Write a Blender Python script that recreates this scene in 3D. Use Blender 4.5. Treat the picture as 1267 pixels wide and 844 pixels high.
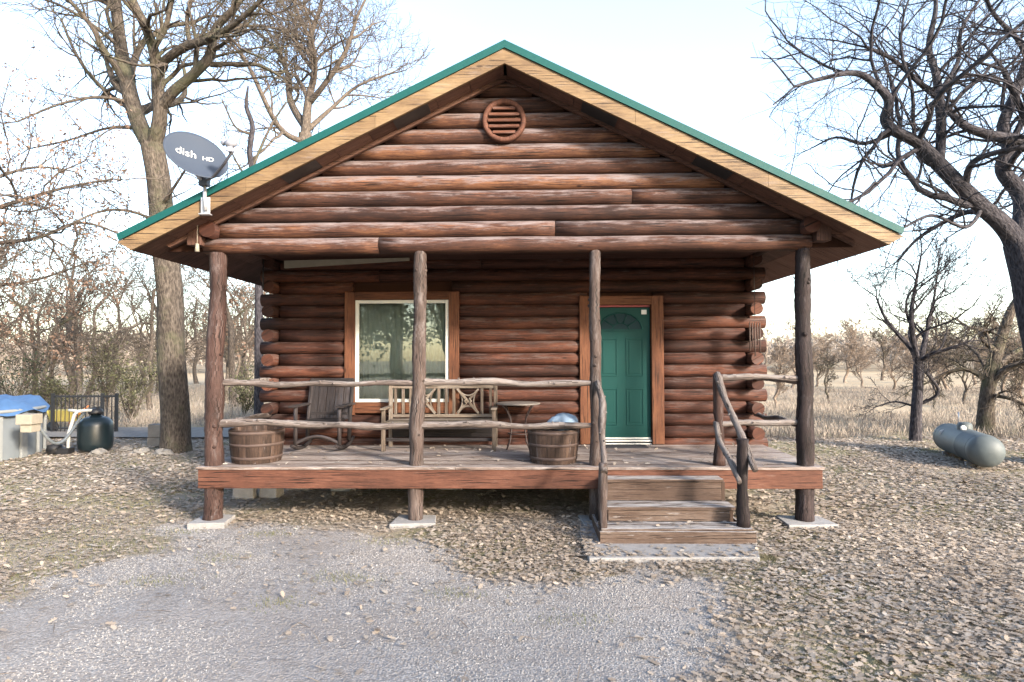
import bpy, math, random
import numpy as np
from mathutils import Vector, Matrix
R = math.radians
random.seed(7)
for o in list(bpy.data.objects): bpy.data.objects.remove(o)
scn = bpy.context.scene
COL = scn.collection

# ------------------------------------------------------------------ camera
CH = 2.07; F = 760.0; VX = 650.0; VY = 443.0
cam = bpy.data.cameras.new('camera'); camo = bpy.data.objects.new('camera', cam); COL.objects.link(camo)
cam.sensor_width = 36; cam.lens = 36*F/1267; cam.clip_end = 2000; cam.clip_start = .05
camo.matrix_world = Matrix.Translation((0, 0, CH)) @ Matrix.Rotation(R(1.24), 4, 'Z') @ Matrix.Rotation(R(90+1.58), 4, 'X') @ Matrix.Rotation(R(-.2), 4, 'Z')
scn.camera = camo
# ------------------------------------------------------------------ world and sun
SUN = Vector((.98, -1.0, .54)).normalized()
w = bpy.data.worlds.new('World'); scn.world = w; w.use_nodes = True
nt = w.node_tree; nt.nodes.clear()
sky = nt.nodes.new('ShaderNodeTexSky'); sky.sky_type = 'NISHITA'; sky.sun_disc = False
sky.sun_elevation = math.asin(SUN.z); sky.sun_rotation = math.atan2(SUN.x, SUN.y)
sky.air_density = 1.0; sky.dust_density = 1.4; sky.ozone_density = .6
bg = nt.nodes.new('ShaderNodeBackground'); bg.inputs['Strength'].default_value = .13
wo = nt.nodes.new('ShaderNodeOutputWorld')
tc = nt.nodes.new('ShaderNodeTexCoord'); sp = nt.nodes.new('ShaderNodeSeparateXYZ'); nt.links.new(tc.outputs['Generated'], sp.inputs[0])
mr = nt.nodes.new('ShaderNodeMapRange'); mr.interpolation_type = 'SMOOTHSTEP'; nt.links.new(sp.outputs[1], mr.inputs[0])   # thin bright cloud veil over the northern half of the sky
for i_, v_ in ((1, -.1), (2, .75), (3, 0.), (4, 1.)): mr.inputs[i_].default_value = v_
cn = nt.nodes.new('ShaderNodeTexNoise'); cm = nt.nodes.new('ShaderNodeMapping'); cm.inputs['Scale'].default_value = (1, 1, 3); nt.links.new(tc.outputs['Generated'], cm.inputs[0]); nt.links.new(cm.outputs[0], cn.inputs['Vector'])
cn.inputs['Scale'].default_value = 1.3; cn.inputs['Detail'].default_value = 4
hz = nt.nodes.new('ShaderNodeMapRange'); nt.links.new(sp.outputs[2], hz.inputs[0])
for i_, v_ in ((1, 0.), (2, .65), (3, 1.25), (4, .62)): hz.inputs[i_].default_value = v_
k1 = nt.nodes.new('ShaderNodeMath'); k1.operation = 'MULTIPLY'; nt.links.new(mr.outputs[0], k1.inputs[0]); nt.links.new(hz.outputs[0], k1.inputs[1])
k2 = nt.nodes.new('ShaderNodeMath'); k2.operation = 'MULTIPLY_ADD'; nt.links.new(cn.outputs[0], k2.inputs[0]); k2.inputs[1].default_value = .9; k2.inputs[2].default_value = .55
k3 = nt.nodes.new('ShaderNodeMath'); k3.operation = 'MULTIPLY'; nt.links.new(k1.outputs[0], k3.inputs[0]); nt.links.new(k2.outputs[0], k3.inputs[1])
vm = nt.nodes.new('ShaderNodeVectorMath'); vm.operation = 'SCALE'; vm.inputs[0].default_value = (.52, .53, .56); nt.links.new(k3.outputs[0], vm.inputs['Scale'])
va = nt.nodes.new('ShaderNodeVectorMath'); va.operation = 'ADD'; nt.links.new(sky.outputs[0], va.inputs[0]); nt.links.new(vm.outputs[0], va.inputs[1]); nt.links.new(va.outputs[0], bg.inputs[0]); nt.links.new(bg.outputs[0], wo.inputs[0])
sl = bpy.data.lights.new('sun', 'SUN'); sl.energy = 2.7; sl.angle = R(7); sl.color = (1, .89, .76)
so = bpy.data.objects.new('sun', sl); COL.objects.link(so)
so.rotation_euler = (-SUN).to_track_quat('-Z', 'Y').to_euler(); so.location = (10, -20, 12)
scn.view_settings.view_transform = 'Standard'; scn.view_settings.look = 'None'
scn.view_settings.exposure = 2.2; scn.view_settings.gamma = 1; scn.view_settings.use_curve_mapping = False

def at(px, py, Y): return Vector(((px-VX)/F*Y, Y, CH+(VY-py)/F*Y))
def gp(px, py):
    Y = F*CH/(py-VY); return ((px-VX)/F*Y, Y)

# ------------------------------------------------------------------ materials
def sock(nt, v, node_in):
    if isinstance(v, (int, float)): node_in.default_value = v
    elif isinstance(v, tuple): node_in.default_value = (*v, 1) if len(v) == 3 and len(node_in.default_value) == 4 else v
    else: nt.links.new(v, node_in)
class NB:
    def __init__(s, name):
        s.m = bpy.data.materials.new(name); s.m.use_nodes = True; s.t = s.m.node_tree; s.t.nodes.clear()
        s.out = s.t.nodes.new('ShaderNodeOutputMaterial'); s.p = s.t.nodes.new('ShaderNodeBsdfPrincipled')
        s.t.links.new(s.p.outputs[0], s.out.inputs[0])
    def n(s, typ, **kw):
        x = s.t.nodes.new(typ)
        for k, v in kw.items(): setattr(x, k, v)
        return x
    def coord(s, kind='UV', scale=(1, 1, 1)):
        c = s.n('ShaderNodeTexCoord'); m = s.n('ShaderNodeMapping'); m.inputs['Scale'].default_value = scale
        s.t.links.new(c.outputs[kind], m.inputs[0]); return m.outputs[0]
    def noise(s, vec, scale=1, detail=5, rough=.6, dist=0):
        x = s.n('ShaderNodeTexNoise'); s.t.links.new(vec, x.inputs['Vector'])
        x.inputs['Scale'].default_value = scale; x.inputs['Detail'].default_value = detail
        x.inputs['Roughness'].default_value = rough; x.inputs['Distortion'].default_value = dist
        return x.outputs[0]
    def vor(s, vec, scale=1, out='Color', feat='F1', rnd=1):
        x = s.n('ShaderNodeTexVoronoi', feature=feat); s.t.links.new(vec, x.inputs['Vector']); x.inputs['Scale'].default_value = scale
        x.inputs['Randomness'].default_value = rnd
        return x.outputs[out]
    def attr(s, name):
        return s.n('ShaderNodeAttribute', attribute_name=name).outputs['Fac']
    def ramp(s, fac, stops):
        x = s.n('ShaderNodeValToRGB'); sock(s.t, fac, x.inputs[0]); e = x.color_ramp.elements
        while len(e) < len(stops): e.new(.5)
        for i, (p, c) in enumerate(stops):
            e[i].position = p; e[i].color = (*c, 1) if isinstance(c, tuple) else (c, c, c, 1)
        return x.outputs[0]
    def mix(s, fac, a, b, mode='MIX'):
        x = s.n('ShaderNodeMix', data_type='RGBA', blend_type=mode)
        sock(s.t, fac, x.inputs[0]); sock(s.t, a, x.inputs[6]); sock(s.t, b, x.inputs[7]); return x.outputs[2]
    def math(s, op, a, b=0.0, c=None, clamp=False):
        x = s.n('ShaderNodeMath', operation=op, use_clamp=clamp); sock(s.t, a, x.inputs[0]); sock(s.t, b, x.inputs[1])
        if c is not None: sock(s.t, c, x.inputs[2])
        return x.outputs[0]
    def bump(s, h, dist=.01, strength=1):
        x = s.n('ShaderNodeBump'); sock(s.t, h, x.inputs['Height']); x.inputs['Distance'].default_value = dist
        x.inputs['Strength'].default_value = strength; s.t.links.new(x.outputs[0], s.p.inputs['Normal'])
    def done(s, col, rough=.8, spec=.3, metal=0):
        sock(s.t, col, s.p.inputs['Base Color']); sock(s.t, rough, s.p.inputs['Roughness'])
        s.p.inputs['Specular IOR Level'].default_value = spec; s.p.inputs['Metallic'].default_value = metal
        return s.m

def wood(name, dark, mid, light, grey=(.33, .29, .27), wear=.35, top=.5, rough=.72, bumpd=.004, gs=1.0):
    b = NB(name)
    uv = b.coord('UV', (1.3*gs, 16*gs, 1)); g = b.noise(uv, 3.0, 6, .65, .6)
    uv2 = b.coord('UV', (.8, 2.2, 1)); big = b.noise(uv2, 1.6, 4, .6)
    tone = b.attr('tone')
    fine = b.noise(b.coord('UV', (9, 60, 1)), 2.0, 4, .7)
    f = b.math('MULTIPLY_ADD', tone, .42, b.math('MULTIPLY_ADD', g, 1.0, b.math('MULTIPLY_ADD', big, 1.15, b.math('MULTIPLY_ADD', fine, .5, -1.10))), clamp=True)
    c = b.ramp(f, [(.12, dark), (.5, mid), (.85, light)])
    geo = b.n('ShaderNodeNewGeometry'); sep = b.n('ShaderNodeSeparateXYZ'); b.t.links.new(geo.outputs['Normal'], sep.inputs[0])
    wn = b.noise(b.coord('UV', (1.1, 7, 1)), 2.4, 9, .75)
    wf = b.math('MULTIPLY_ADD', sep.outputs[2], top, b.math('MULTIPLY_ADD', wn, 5.0, -2.65+wear))  # upward faces greyer: weathering plus some sky light worked into the colour
    wf = b.math('ADD', wf, b.math('MULTIPLY_ADD', tone, .5, -.25), clamp=True)
    gcol = b.mix(fine, tuple(x*.55 for x in grey), tuple(min(1, x*1.35) for x in grey))
    c = b.mix(wf, c, gcol)
    # dark checks and cracks along the grain
    cr = b.noise(b.coord('UV', (.9, 34, 1)), 2.0, 3, .5)
    crm = b.ramp(cr, [(.36, 0.0), (.42, 1.0)])
    c = b.mix(crm, tuple(x*.35 for x in dark), c)
    kn = b.vor(b.coord('UV', (1.1, 3.4, 1)), 1.5, 'Distance'); knm = b.ramp(kn, [(.045, 1.), (.085, 0.)])
    c = b.mix(knm, c, tuple(x*.6 for x in dark))
    h = b.math('MULTIPLY_ADD', b.math('ADD', g, b.math('MULTIPLY', fine, .5)), .6, b.math('MULTIPLY', crm, .5))
    b.bump(h, bumpd, .9)
    return b.done(c, rough, .25)

M = {}
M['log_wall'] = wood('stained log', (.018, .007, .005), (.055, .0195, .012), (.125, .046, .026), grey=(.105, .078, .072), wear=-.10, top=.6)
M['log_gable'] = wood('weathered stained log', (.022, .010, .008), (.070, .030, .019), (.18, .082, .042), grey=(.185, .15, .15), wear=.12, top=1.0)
M['log_post'] = wood('weathered cedar post', (.025, .017, .014), (.068, .047, .04), (.13, .098, .086), grey=(.155, .135, .13), wear=.15, top=.3, bumpd=.012)
M['log_post_dark'] = wood('dark cedar post', (.012, .009, .008), (.03, .02, .02), (.08, .054, .048), grey=(.10, .085, .09), wear=-.05, top=.3, bumpd=.014)
M['log_post_red'] = wood('reddish cedar post', (.02, .010, .008), (.052, .028, .023), (.10, .06, .05), grey=(.12, .10, .098), wear=.05, top=.3, bumpd=.012)
M['cedar_rail'] = wood('grey cedar branch', (.04, .030, .026), (.105, .082, .073), (.19, .158, .142), grey=(.21, .188, .18), wear=.2, top=.6, bumpd=.01)
M['trim'] = wood('red brown trim', (.045, .018, .010), (.10, .038, .019), (.16, .068, .034), grey=(.14, .10, .09), wear=-.45, top=.1)
M['rim'] = wood('red stained rim board', (.05, .021, .014), (.10, .041, .026), (.155, .070, .047), grey=(.16, .12, .11), wear=-.3, top=.5)
M['deck'] = wood('weathered deck board', (.085, .06, .05), (.19, .145, .125), (.30, .25, .225), grey=(.38, .35, .335), wear=.15, top=.3, gs=.9)
M['step'] = wood('worn step wood', (.04, .024, .017), (.085, .055, .041), (.15, .11, .088), grey=(.46, .44, .43), wear=-.4, top=1.1)
M['fascia'] = wood('yellow pine fascia', (.09, .055, .032), (.18, .118, .062), (.25, .178, .10), grey=(.19, .155, .14), wear=-.1, top=.0, rough=.6, bumpd=.002)
M['ceiling_wood'] = wood('dark ceiling board', (.03, .014, .011), (.06, .028, .021), (.09, .05, .038), wear=-.6, top=0)
M['soffit'] = wood('brown soffit', (.06, .03, .022), (.12, .062, .046), (.17, .095, .07), wear=-.6, top=0)
M['barrel'] = wood('barrel stave', (.02, .012, .009), (.05, .03, .022), (.09, .056, .04), grey=(.15, .125, .12), wear=-.1, top=.1)
M['bench'] = wood('bench wood', (.05, .036, .027), (.12, .092, .07), (.19, .155, .122), grey=(.21, .19, .17), wear=.1, top=.3)
M['rocker'] = wood('grey brown chair wood', (.014, .012, .013), (.03, .024, .024), (.055, .043, .041), grey=(.06, .058, .068), wear=.0, top=.3)
def flat(name, col, rough=.5, spec=.5, metal=0, var=.15, scale=12, bd=0):
    b = NB(name); n = b.noise(b.coord('Object'), scale, 6, .65)
    c = b.mix(n, tuple(x*(1-var*1.6) for x in col), tuple(min(1, x*(1+var)) for x in col))
    if bd: b.bump(n, bd)
    return b.done(c, b.math('MULTIPLY_ADD', n, .25, rough-.12), spec, metal)
M['green_metal'] = flat('green painted metal', (.004, .062, .058), .55, .25, var=.12)
M['door_green'] = flat('green door paint', (.002, .040, .036), .6, .2, var=.06, scale=5)
M['white'] = flat('white vinyl', (.55, .55, .52), .5, .4, var=.06)
M['red_paint'] = flat('dull red paint', (.25, .035, .035), .5, .4)
M['concrete'] = flat('concrete', (.30, .29, .285), .9, .2, var=.3, scale=9, bd=.004)
M['black_metal'] = flat('black metal', (.015, .015, .017), .5, .5)
M['dark_metal'] = flat('dark grey metal', (.05, .05, .06), .5, .5)
M['hoop'] = flat('rusty hoop', (.075, .05, .042), .7, .4, var=.4)
M['dish'] = flat('slate dish paint', (.04, .052, .075), .75, .25, var=.06, scale=4)
M['galv'] = flat('galvanised steel', (.5, .5, .52), .45, .5, .6, var=.2)
M['lnb'] = flat('pale grey plastic', (.24, .25, .29), .5, .4)
M['pool_wall'] = flat('pale grey pool panel', (.15, .17, .185), .6, .4, var=.12, scale=3)
M['pool_cover'] = flat('blue pool tarpaulin', (.05, .12, .26), .75, .5, var=.25, scale=5)
M['pool_trim'] = flat('off white pool trim', (.20, .21, .21), .6, .4, var=.1, scale=4)
M['filter'] = flat('dark teal tank plastic', (.008, .016, .020), .35, .5)
M['propane'] = flat('blue grey tank paint', (.10, .118, .122), .55, .35, var=.4, scale=2.2)
M['stone'] = flat('pale stone', (.20, .188, .175), .9, .2, var=.35, scale=6, bd=.01)
M['soil'] = flat('potting soil', (.06, .045, .035), .95, .1, bd=.01)
M['bluestone'] = flat('blue grey stone', (.22, .30, .40), .8, .3, var=.3, scale=18, bd=.008)
M['yellow'] = flat('faded yellow plastic', (.42, .33, .08), .6, .4)
M['orange'] = flat('orange plastic', (.6, .2, .05), .5, .4)
M['rubber'] = flat('door mat rubber', (.03, .03, .035), .9, .2)
M['table_metal'] = flat('brown table metal', (.035, .022, .02), .6, .4)
M['table_top'] = flat('pale table top', (.17, .15, .135), .6, .4, scale=20, var=.3)
M['dark_inside'] = flat('dim interior', (.05, .05, .045), .9, .1)
M['chink'] = flat('dark gap board', (.035, .016, .011), .9, .1)
def bark(name, dark, mid, light, moss=None, s=1.0):
    b = NB(name); uv = b.coord('UV', (3*s, 9*s, 1))
    v = b.vor(uv, 3.2, 'Distance'); n = b.noise(uv, 2.2, 7, .7, .8)
    f = b.math('MULTIPLY_ADD', n, .9, b.math('MULTIPLY_ADD', v, .5, -.25), clamp=True)
    c = b.ramp(f, [(.2, dark), (.5, mid), (.8, light)])
    if moss: c = b.mix(b.ramp(b.noise(b.coord('Object'), 1.3, 5, .6), [(.5, 0.), (.62, .7)]), c, moss)
    b.bump(f, .03, .9)
    return b.done(c, .9, .15)
M['bark'] = bark('oak bark', (.032, .026, .022), (.085, .070, .058), (.155, .13, .108), (.085, .085, .052))
M['bark_dark'] = bark('dark oak bark', (.018, .017, .020), (.048, .044, .050), (.095, .088, .095))
M['bark_pale'] = bark('pale twig bark', (.05, .041, .035), (.11, .09, .075), (.18, .15, .125))
M['bark_tan'] = bark('tan brush bark', (.11, .085, .065), (.20, .155, .122), (.30, .24, .195))
def tonemat(name, stops, rough=.8, trans=0, up=0):
    b = NB(name); c = b.ramp(b.attr('tone'), stops)
    m = b.done(c, rough, .15)
    if trans:
        tr = b.n('ShaderNodeBsdfTranslucent'); b.t.links.new(c, tr.inputs[0])
        mx = b.n('ShaderNodeMixShader'); mx.inputs[0].default_value = trans
        b.t.links.new(b.p.outputs[0], mx.inputs[1]); b.t.links.new(tr.outputs[0], mx.inputs[2]); b.t.links.new(mx.outputs[0], b.out.inputs[0])
    return m
M['leaf'] = tonemat('dry oak leaves', [(0, (.16, .125, .10)), (.2, (.27, .218, .172)), (.55, (.375, .31, .25)), (.85, (.45, .385, .32)), (1, (.53, .475, .41))], .75, .15)
M['rust_leaf'] = tonemat('rust coloured oak leaves', [(0, (.10, .062, .045)), (.5, (.21, .138, .10)), (1, (.31, .22, .17))], .8, .3)
M['green_leaf'] = tonemat('dark evergreen leaves', [(0, (.022, .030, .018)), (.5, (.042, .056, .034)), (1, (.075, .09, .052))], .6, .2)
M['olive_leaf'] = tonemat('olive shrub leaves', [(0, (.055, .058, .03)), (.5, (.10, .10, .055)), (1, (.16, .155, .09))], .7, .2)
M['dry_grass'] = tonemat('dry tall grass', [(0, (.20, .168, .14)), (.5, (.26, .222, .187)), (1, (.32, .28, .24))], .85, .2)
M['lawn'] = tonemat('winter lawn grass', [(0, (.07, .09, .03)), (.5, (.16, .17, .07)), (1, (.34, .30, .17))], .85, .2)
M['pebble'] = tonemat('gravel stone', [(0, (.17, .16, .154)), (.4, (.26, .248, .24)), (.75, (.32, .307, .298)), (1, (.39, .378, .367))], .85)

# ------------------------------------------------------------------ mesh building
class MB:
    def __init__(s): s.v = []; s.f = []; s.uv = []; s.t = []; s.s = []
    def face(s, idx, uvs, tone, smooth=False):
        s.f.append(tuple(idx)); s.uv.extend(uvs); s.t.append(tone); s.s.append(smooth)
    def box(s, a, b, tone=None, rot=None, piv=None):
        tone = random.random() if tone is None else tone
        x0, x1 = sorted((a[0], b[0])); y0, y1 = sorted((a[1], b[1])); z0, z1 = sorted((a[2], b[2]))
        L = (x1-x0, y1-y0, z1-z0); la = L.index(max(L)); o = (random.random()*20, random.random()*20)
        c = [Vector((x, y, z)) for z in (z0, z1) for y in (y0, y1) for x in (x0, x1)]
        F_ = [((0, 2, 3, 1), 2), ((4, 5, 7, 6), 2), ((0, 1, 5, 4), 1), ((2, 6, 7, 3), 1), ((0, 4, 6, 2), 0), ((1, 3, 7, 5), 0)]
        n = len(s.v)
        for q, ax in F_:
            oth = [k for k in (0, 1, 2) if k != ax]
            ua = la if la in oth else oth[0]; va = [k for k in oth if k != ua][0]
            s.face([n+i for i in q], [(c[i][ua]+o[0], c[i][va]+o[1]) for i in q], tone)
        if rot is not None:
            p = Vector(piv) if piv is not None else Vector(((x0+x1)/2, (y0+y1)/2, (z0+z1)/2))
            c = [rot @ (q-p)+p for q in c]
        s.v.extend(c)
    def bar(s, p, q, wd, th, tone=None, side=Vector((0, 0, 1))):
        "rectangular bar p->q; width wd across 'side'-normal, th along side"
        p = Vector(p); q = Vector(q); d = (q-p); L = d.length; d.normalize(); a = d.cross(Vector(side))
        if a.length < 1e-4: a = d.cross(Vector((1, 0, 0)))
        a.normalize(); b = a.cross(d).normalized()
        rot = Matrix((d, a, b)).transposed()
        s_ = MB(); s_.box((0, -wd/2, -th/2), (L, wd/2, th/2), tone); n = len(s.v)
        s.v.extend([rot @ v + p for v in s_.v])
        s.f.extend([tuple(n+i for i in f) for f in s_.f]); s.uv.extend(s_.uv); s.t.extend(s_.t); s.s.extend(s_.s)
    def tube(s, pts, rad, n=10, tone=None, caps=True, lump=0, rng=random):
        tone = rng.random() if tone is None else tone
        pts = [Vector(p) for p in pts]
        if isinstance(rad, (int, float)): rad = [rad]*len(pts)
        o = (rng.random()*30, rng.random()*30); base = len(s.v); L = 0; prev = None; Ls = []
        ph = [rng.random()*6.28 for _ in range(4)]
        for i, p in enumerate(pts):
            d = (pts[min(i+1, len(pts)-1)]-pts[max(i-1, 0)]).normalized()
            if prev is None:
                a = d.cross(Vector((0, 0, 1)) if abs(d.z) < .9 else Vector((1, 0, 0))).normalized()
            else:
                a = (prev-d*prev.dot(d)).normalized()
            prev = a; b = d.cross(a)
            if i: L += (p-pts[i-1]).length
            Ls.append(L)
            for k in range(n):
                t = 2*math.pi*k/n
                r = rad[i]*(1+lump*(.5*math.sin(3*t+ph[0]+L*2)+.35*math.sin(5*t+ph[1]-L*3.1)+.5*math.sin(L*9+ph[2]+t))) if lump else rad[i]
                s.v.append(p+(a*math.cos(t)+b*math.sin(t))*r)
        for i in range(len(pts)-1):
            for k in range(n):
                k2 = (k+1) % n; vr = max(rad[i], .02)*2*math.pi/n
                s.face((base+i*n+k, base+i*n+k2, base+(i+1)*n+k2, base+(i+1)*n+k),
                       [(Ls[i]+o[0], k*vr+o[1]), (Ls[i]+o[0], (k+1)*vr+o[1]), (Ls[i+1]+o[0], (k+1)*vr+o[1]), (Ls[i+1]+o[0], k*vr+o[1])], tone, True)
        if caps:
            for i, rev in ((0, True), (len(pts)-1, False)):
                idx = [base+i*n+k for k in range(n)]
                if rev: idx = idx[::-1]
                s.face(idx, [(o[0]+.3*math.cos(2*math.pi*k/n)*rad[i], o[1]+.3*math.sin(2*math.pi*k/n)*rad[i]) for k in range(n)], tone)
    def lathe(s, c, prof, n=24, tone=.5, ax=None):
        c = Vector(c); base = len(s.v)
        for r, z in prof:
            for k in range(n):
                t = 2*math.pi*k/n; v = Vector((r*math.cos(t), r*math.sin(t), z))
                if ax is not None: v = ax @ v
                s.v.append(c+v)
        for i in range(len(prof)-1):
            for k in range(n):
                k2 = (k+1) % n
                s.face((base+i*n+k, base+i*n+k2, base+(i+1)*n+k2, base+(i+1)*n+k),
                       [(prof[i][1], k*.1), (prof[i][1], k*.1+.1), (prof[i+1][1], k*.1+.1), (prof[i+1][1], k*.1)], tone if not callable(tone) else tone(k), True)
    def prism(s, poly, y0, y1, tone=.5):
        "polygon in xz extruded in y"
        n = len(poly); b = len(s.v)
        s.v += [Vector((x, y0, z)) for x, z in poly]+[Vector((x, y1, z)) for x, z in poly]
        s.face([b+i for i in range(n)], [poly[i] for i in range(n)], tone)
        s.face([b+n+i for i in range(n)][::-1], [poly[i] for i in range(n)][::-1], tone)
        for i in range(n):
            j = (i+1) % n; e = math.dist(poly[i], poly[j])
            s.face((b+j, b+i, b+n+i, b+n+j), [(e, 0), (0, 0), (0, y1-y0), (e, y1-y0)], tone)
    def build(s, name, mat, parent=None, bevel=0, **tags):
        me = bpy.data.meshes.new(name); me.from_pydata([tuple(v) for v in s.v], [], s.f)
        uvl = me.uv_layers.new(name='UVMap'); uvl.data.foreach_set('uv', np.array(s.uv, dtype=np.float32).ravel())
        at_ = me.attributes.new('tone', 'FLOAT', 'FACE'); at_.data.foreach_set('value', np.array(s.t, dtype=np.float32))
        me.polygons.foreach_set('use_smooth', s.s); me.materials.append(M[mat] if isinstance(mat, str) else mat)
        o = bpy.data.objects.new(name, me); COL.objects.link(o)
        if parent is not None: attach(o, parent)
        if bevel:
            bv = o.modifiers.new('bevel', 'BEVEL'); bv.width = bevel; bv.segments = 2; bv.limit_method = 'ANGLE'; bv.angle_limit = R(50)
        for k, v in tags.items(): o[k] = v
        return o
def world_of(o):
    m = o.matrix_basis.copy()
    return world_of(o.parent) @ o.matrix_parent_inverse @ m if o.parent else m
def attach(o, parent):
    o.parent = parent; o.matrix_parent_inverse = world_of(parent).inverted()
def thing(name, label, cat, loc, group=None):
    o = bpy.data.objects.new(name, None); o.empty_display_size = .2; o.location = loc; COL.objects.link(o)
    o['label'] = label; o['category'] = cat
    if group: o['group'] = group
    return o
def tag(o, label, cat, group=None, kind=None):
    if label: o['label'] = label
    if cat: o['category'] = cat
    if group: o['group'] = group
    if kind: o['kind'] = kind
    return o
def gnarl(p, q, r, n=16, amp=.02, seed=0, sag=0, knob=.11):
    rg = random.Random(seed); p = Vector(p); q = Vector(q); d = (q-p).normalized()
    a = d.cross(Vector((0, 0, 1)) if abs(d.z) < .8 else Vector((1, 0, 0))).normalized(); b = d.cross(a)
    ph = [rg.random()*6.28 for _ in range(6)]; pts = []; rad = []
    L = (q-p).length
    for i in range(n+1):
        t = i/n; e = min(1, 4*t, 4*(1-t))
        off = a*amp*(math.sin(L*2.1*t+ph[0])+.6*math.sin(L*5.3*t+ph[1]))+b*amp*(math.sin(L*1.9*t+ph[2])+.6*math.sin(L*6.1*t+ph[3]))
        pts.append(p.lerp(q, t)+off*e+Vector((0, 0, -sag*4*t*(1-t))))
        rad.append(r*(1+knob*math.sin(L*7*t+ph[4])+knob*.9*rg.uniform(-1, 1))*(1.10-.18*t))
    return pts, rad

def np_mesh(name, V, nper, tone, mat, parent=None, uv=None, smooth=False):
    "V (k*nper,3): k separate polygons of nper vertices"
    k = len(V)//nper; me = bpy.data.meshes.new(name)
    me.vertices.add(len(V)); me.vertices.foreach_set('co', V.astype(np.float32).ravel())
    me.loops.add(len(V)); me.loops.foreach_set('vertex_index', np.arange(len(V), dtype=np.int32))
    me.polygons.add(k); me.polygons.foreach_set('loop_start', np.arange(0, len(V), nper, dtype=np.int32))
    me.polygons.foreach_set('loop_total', np.full(k, nper, dtype=np.int32))
    me.update(calc_edges=True)
    a = me.attributes.new('tone', 'FLOAT', 'FACE'); a.data.foreach_set('value', np.clip(tone, 0, 1).astype(np.float32))
    me.materials.append(M[mat]); o = bpy.data.objects.new(name, me); COL.objects.link(o)
    if parent is not None: attach(o, parent)
    return o
def scatter(T, P, S, az, tilt, taz):
    "template T (n,3) placed at P with scale S, heading az, tilted by tilt about horizontal axis at taz"
    n = len(T); k = len(P)
    V = np.repeat(T[None], k, 0)*S[:, None, None]
    c, s_ = np.cos(az)[:, None], np.sin(az)[:, None]
    x = V[..., 0]*c-V[..., 1]*s_; y = V[..., 0]*s_+V[..., 1]*c; z = V[..., 2]
    ax, ay = np.cos(taz)[:, None], np.sin(taz)[:, None]; ct, st = np.cos(tilt)[:, None], np.sin(tilt)[:, None]
    dot = x*ax+y*ay
    X = x*ct+ay*z*st+ax*dot*(1-ct); Y_ = y*ct-ax*z*st+ay*dot*(1-ct); Z = z*ct+(ax*y-ay*x)*st
    return (np.stack([X, Y_, Z], -1)+P[:, None, :]).reshape(-1, 3)
LEAF = np.array([(0, -.5, 0), (.07, -.28, .02), (.25, -.24, .12), (.13, -.06, .03), (.32, .06, .16), (.16, .18, .04), (.22, .36, .1), (.05, .5, .05),
                 (-.05, .5, .05), (-.22, .36, .1), (-.16, .18, .04), (-.32, .06, .16), (-.13, -.06, .03), (-.25, -.24, .12), (-.07, -.28, .02)])*np.array([1, 1, 1.1])
LEAF6 = np.array([(0, -.5, 0), (.27, -.15, .1), (.25, .25, .12), (0, .5, .03), (-.25, .25, .12), (-.27, -.15, .1)])

# ------------------------------------------------------------------ ground
rng = np.random.default_rng(5)
def gpoly(pts): return [gp(x, y) for x, y in pts]
GRAVEL = gpoly([(-900, 844), (-400, 740), (-60, 745), (60, 728), (10, 706), (60, 694), (150, 690), (185, 672), (160, 655), (215, 640), (300, 650), (380, 654), (470, 662),
                (560, 668), (562, 690), (600, 706), (680, 716), (735, 712), (760, 698), (850, 702), (868, 730), (886, 770), (878, 810), (840, 850), (760, 1000), (650, 1600), (-900, 1600)])
def inpoly(X, Y, P):
    c = np.zeros(X.shape, bool); n = len(P)
    for i in range(n):
        x1, y1 = P[i]; x2, y2 = P[(i+1) % n]
        c ^= ((y1 > Y) != (y2 > Y)) & (X < (x2-x1)*(Y-y1)/(y2-y1+1e-12)+x1)
    return c
GRAVEL_ = None
def vnoise(X, Y, s, seed=0):
    g = np.random.default_rng(seed).random((64, 64)); x = X*s; y = Y*s
    xi = np.floor(x).astype(int); yi = np.floor(y).astype(int); fx = x-xi; fy = y-yi
    fx = fx*fx*(3-2*fx); fy = fy*fy*(3-2*fy)
    a = g[xi % 64, yi % 64]; b = g[(xi+1) % 64, yi % 64]; c = g[xi % 64, (yi+1) % 64]; d = g[(xi+1) % 64, (yi+1) % 64]
    return (a*(1-fx)+b*fx)*(1-fy)+(c*(1-fx)+d*fx)*fy
def ingravel(X, Y):
    wx = (vnoise(X, Y, .9, 91)-.5)*.7+(vnoise(X, Y, 2.4, 92)-.5)*.5+(vnoise(X, Y, 6, 93)-.5)*.3
    wy = (vnoise(X, Y, .9, 94)-.5)*.5+(vnoise(X, Y, 2.4, 95)-.5)*.35+(vnoise(X, Y, 6, 96)-.5)*.2
    return inpoly(X+wx, Y+wy, GRAVEL)
def gz(X, Y):
    near = np.clip((np.abs(X)+np.abs(Y-7)-10)/20, 0, 1)
    return (vnoise(X, Y, .35, 1)-.5)*.05+(vnoise(X, Y, 1.3, 2)-.5)*.02+near*(vnoise(X, Y, .12, 3)-.5)*.15-.01
xs = np.concatenate([-np.geomspace(600, 16, 26), np.arange(-15.8, 16, .12), np.geomspace(16.2, 600, 26)])
ys = np.concatenate([-np.geomspace(400, 3.2, 22), np.arange(-3, 18, .12), np.geomspace(18.2, 900, 30)])
GX, GY = np.meshgrid(xs, ys, indexing='xy'); GZ = gz(GX, GY)
nx, ny = len(xs), len(ys)
me = bpy.data.meshes.new('ground')
V = np.stack([GX, GY, GZ], -1).reshape(-1, 3); me.vertices.add(len(V)); me.vertices.foreach_set('co', V.astype(np.float32).ravel())
i, j = np.meshgrid(np.arange(nx-1), np.arange(ny-1)); a = (j*nx+i).ravel(); Q = np.stack([a, a+1, a+nx+1, a+nx], -1)
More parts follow.
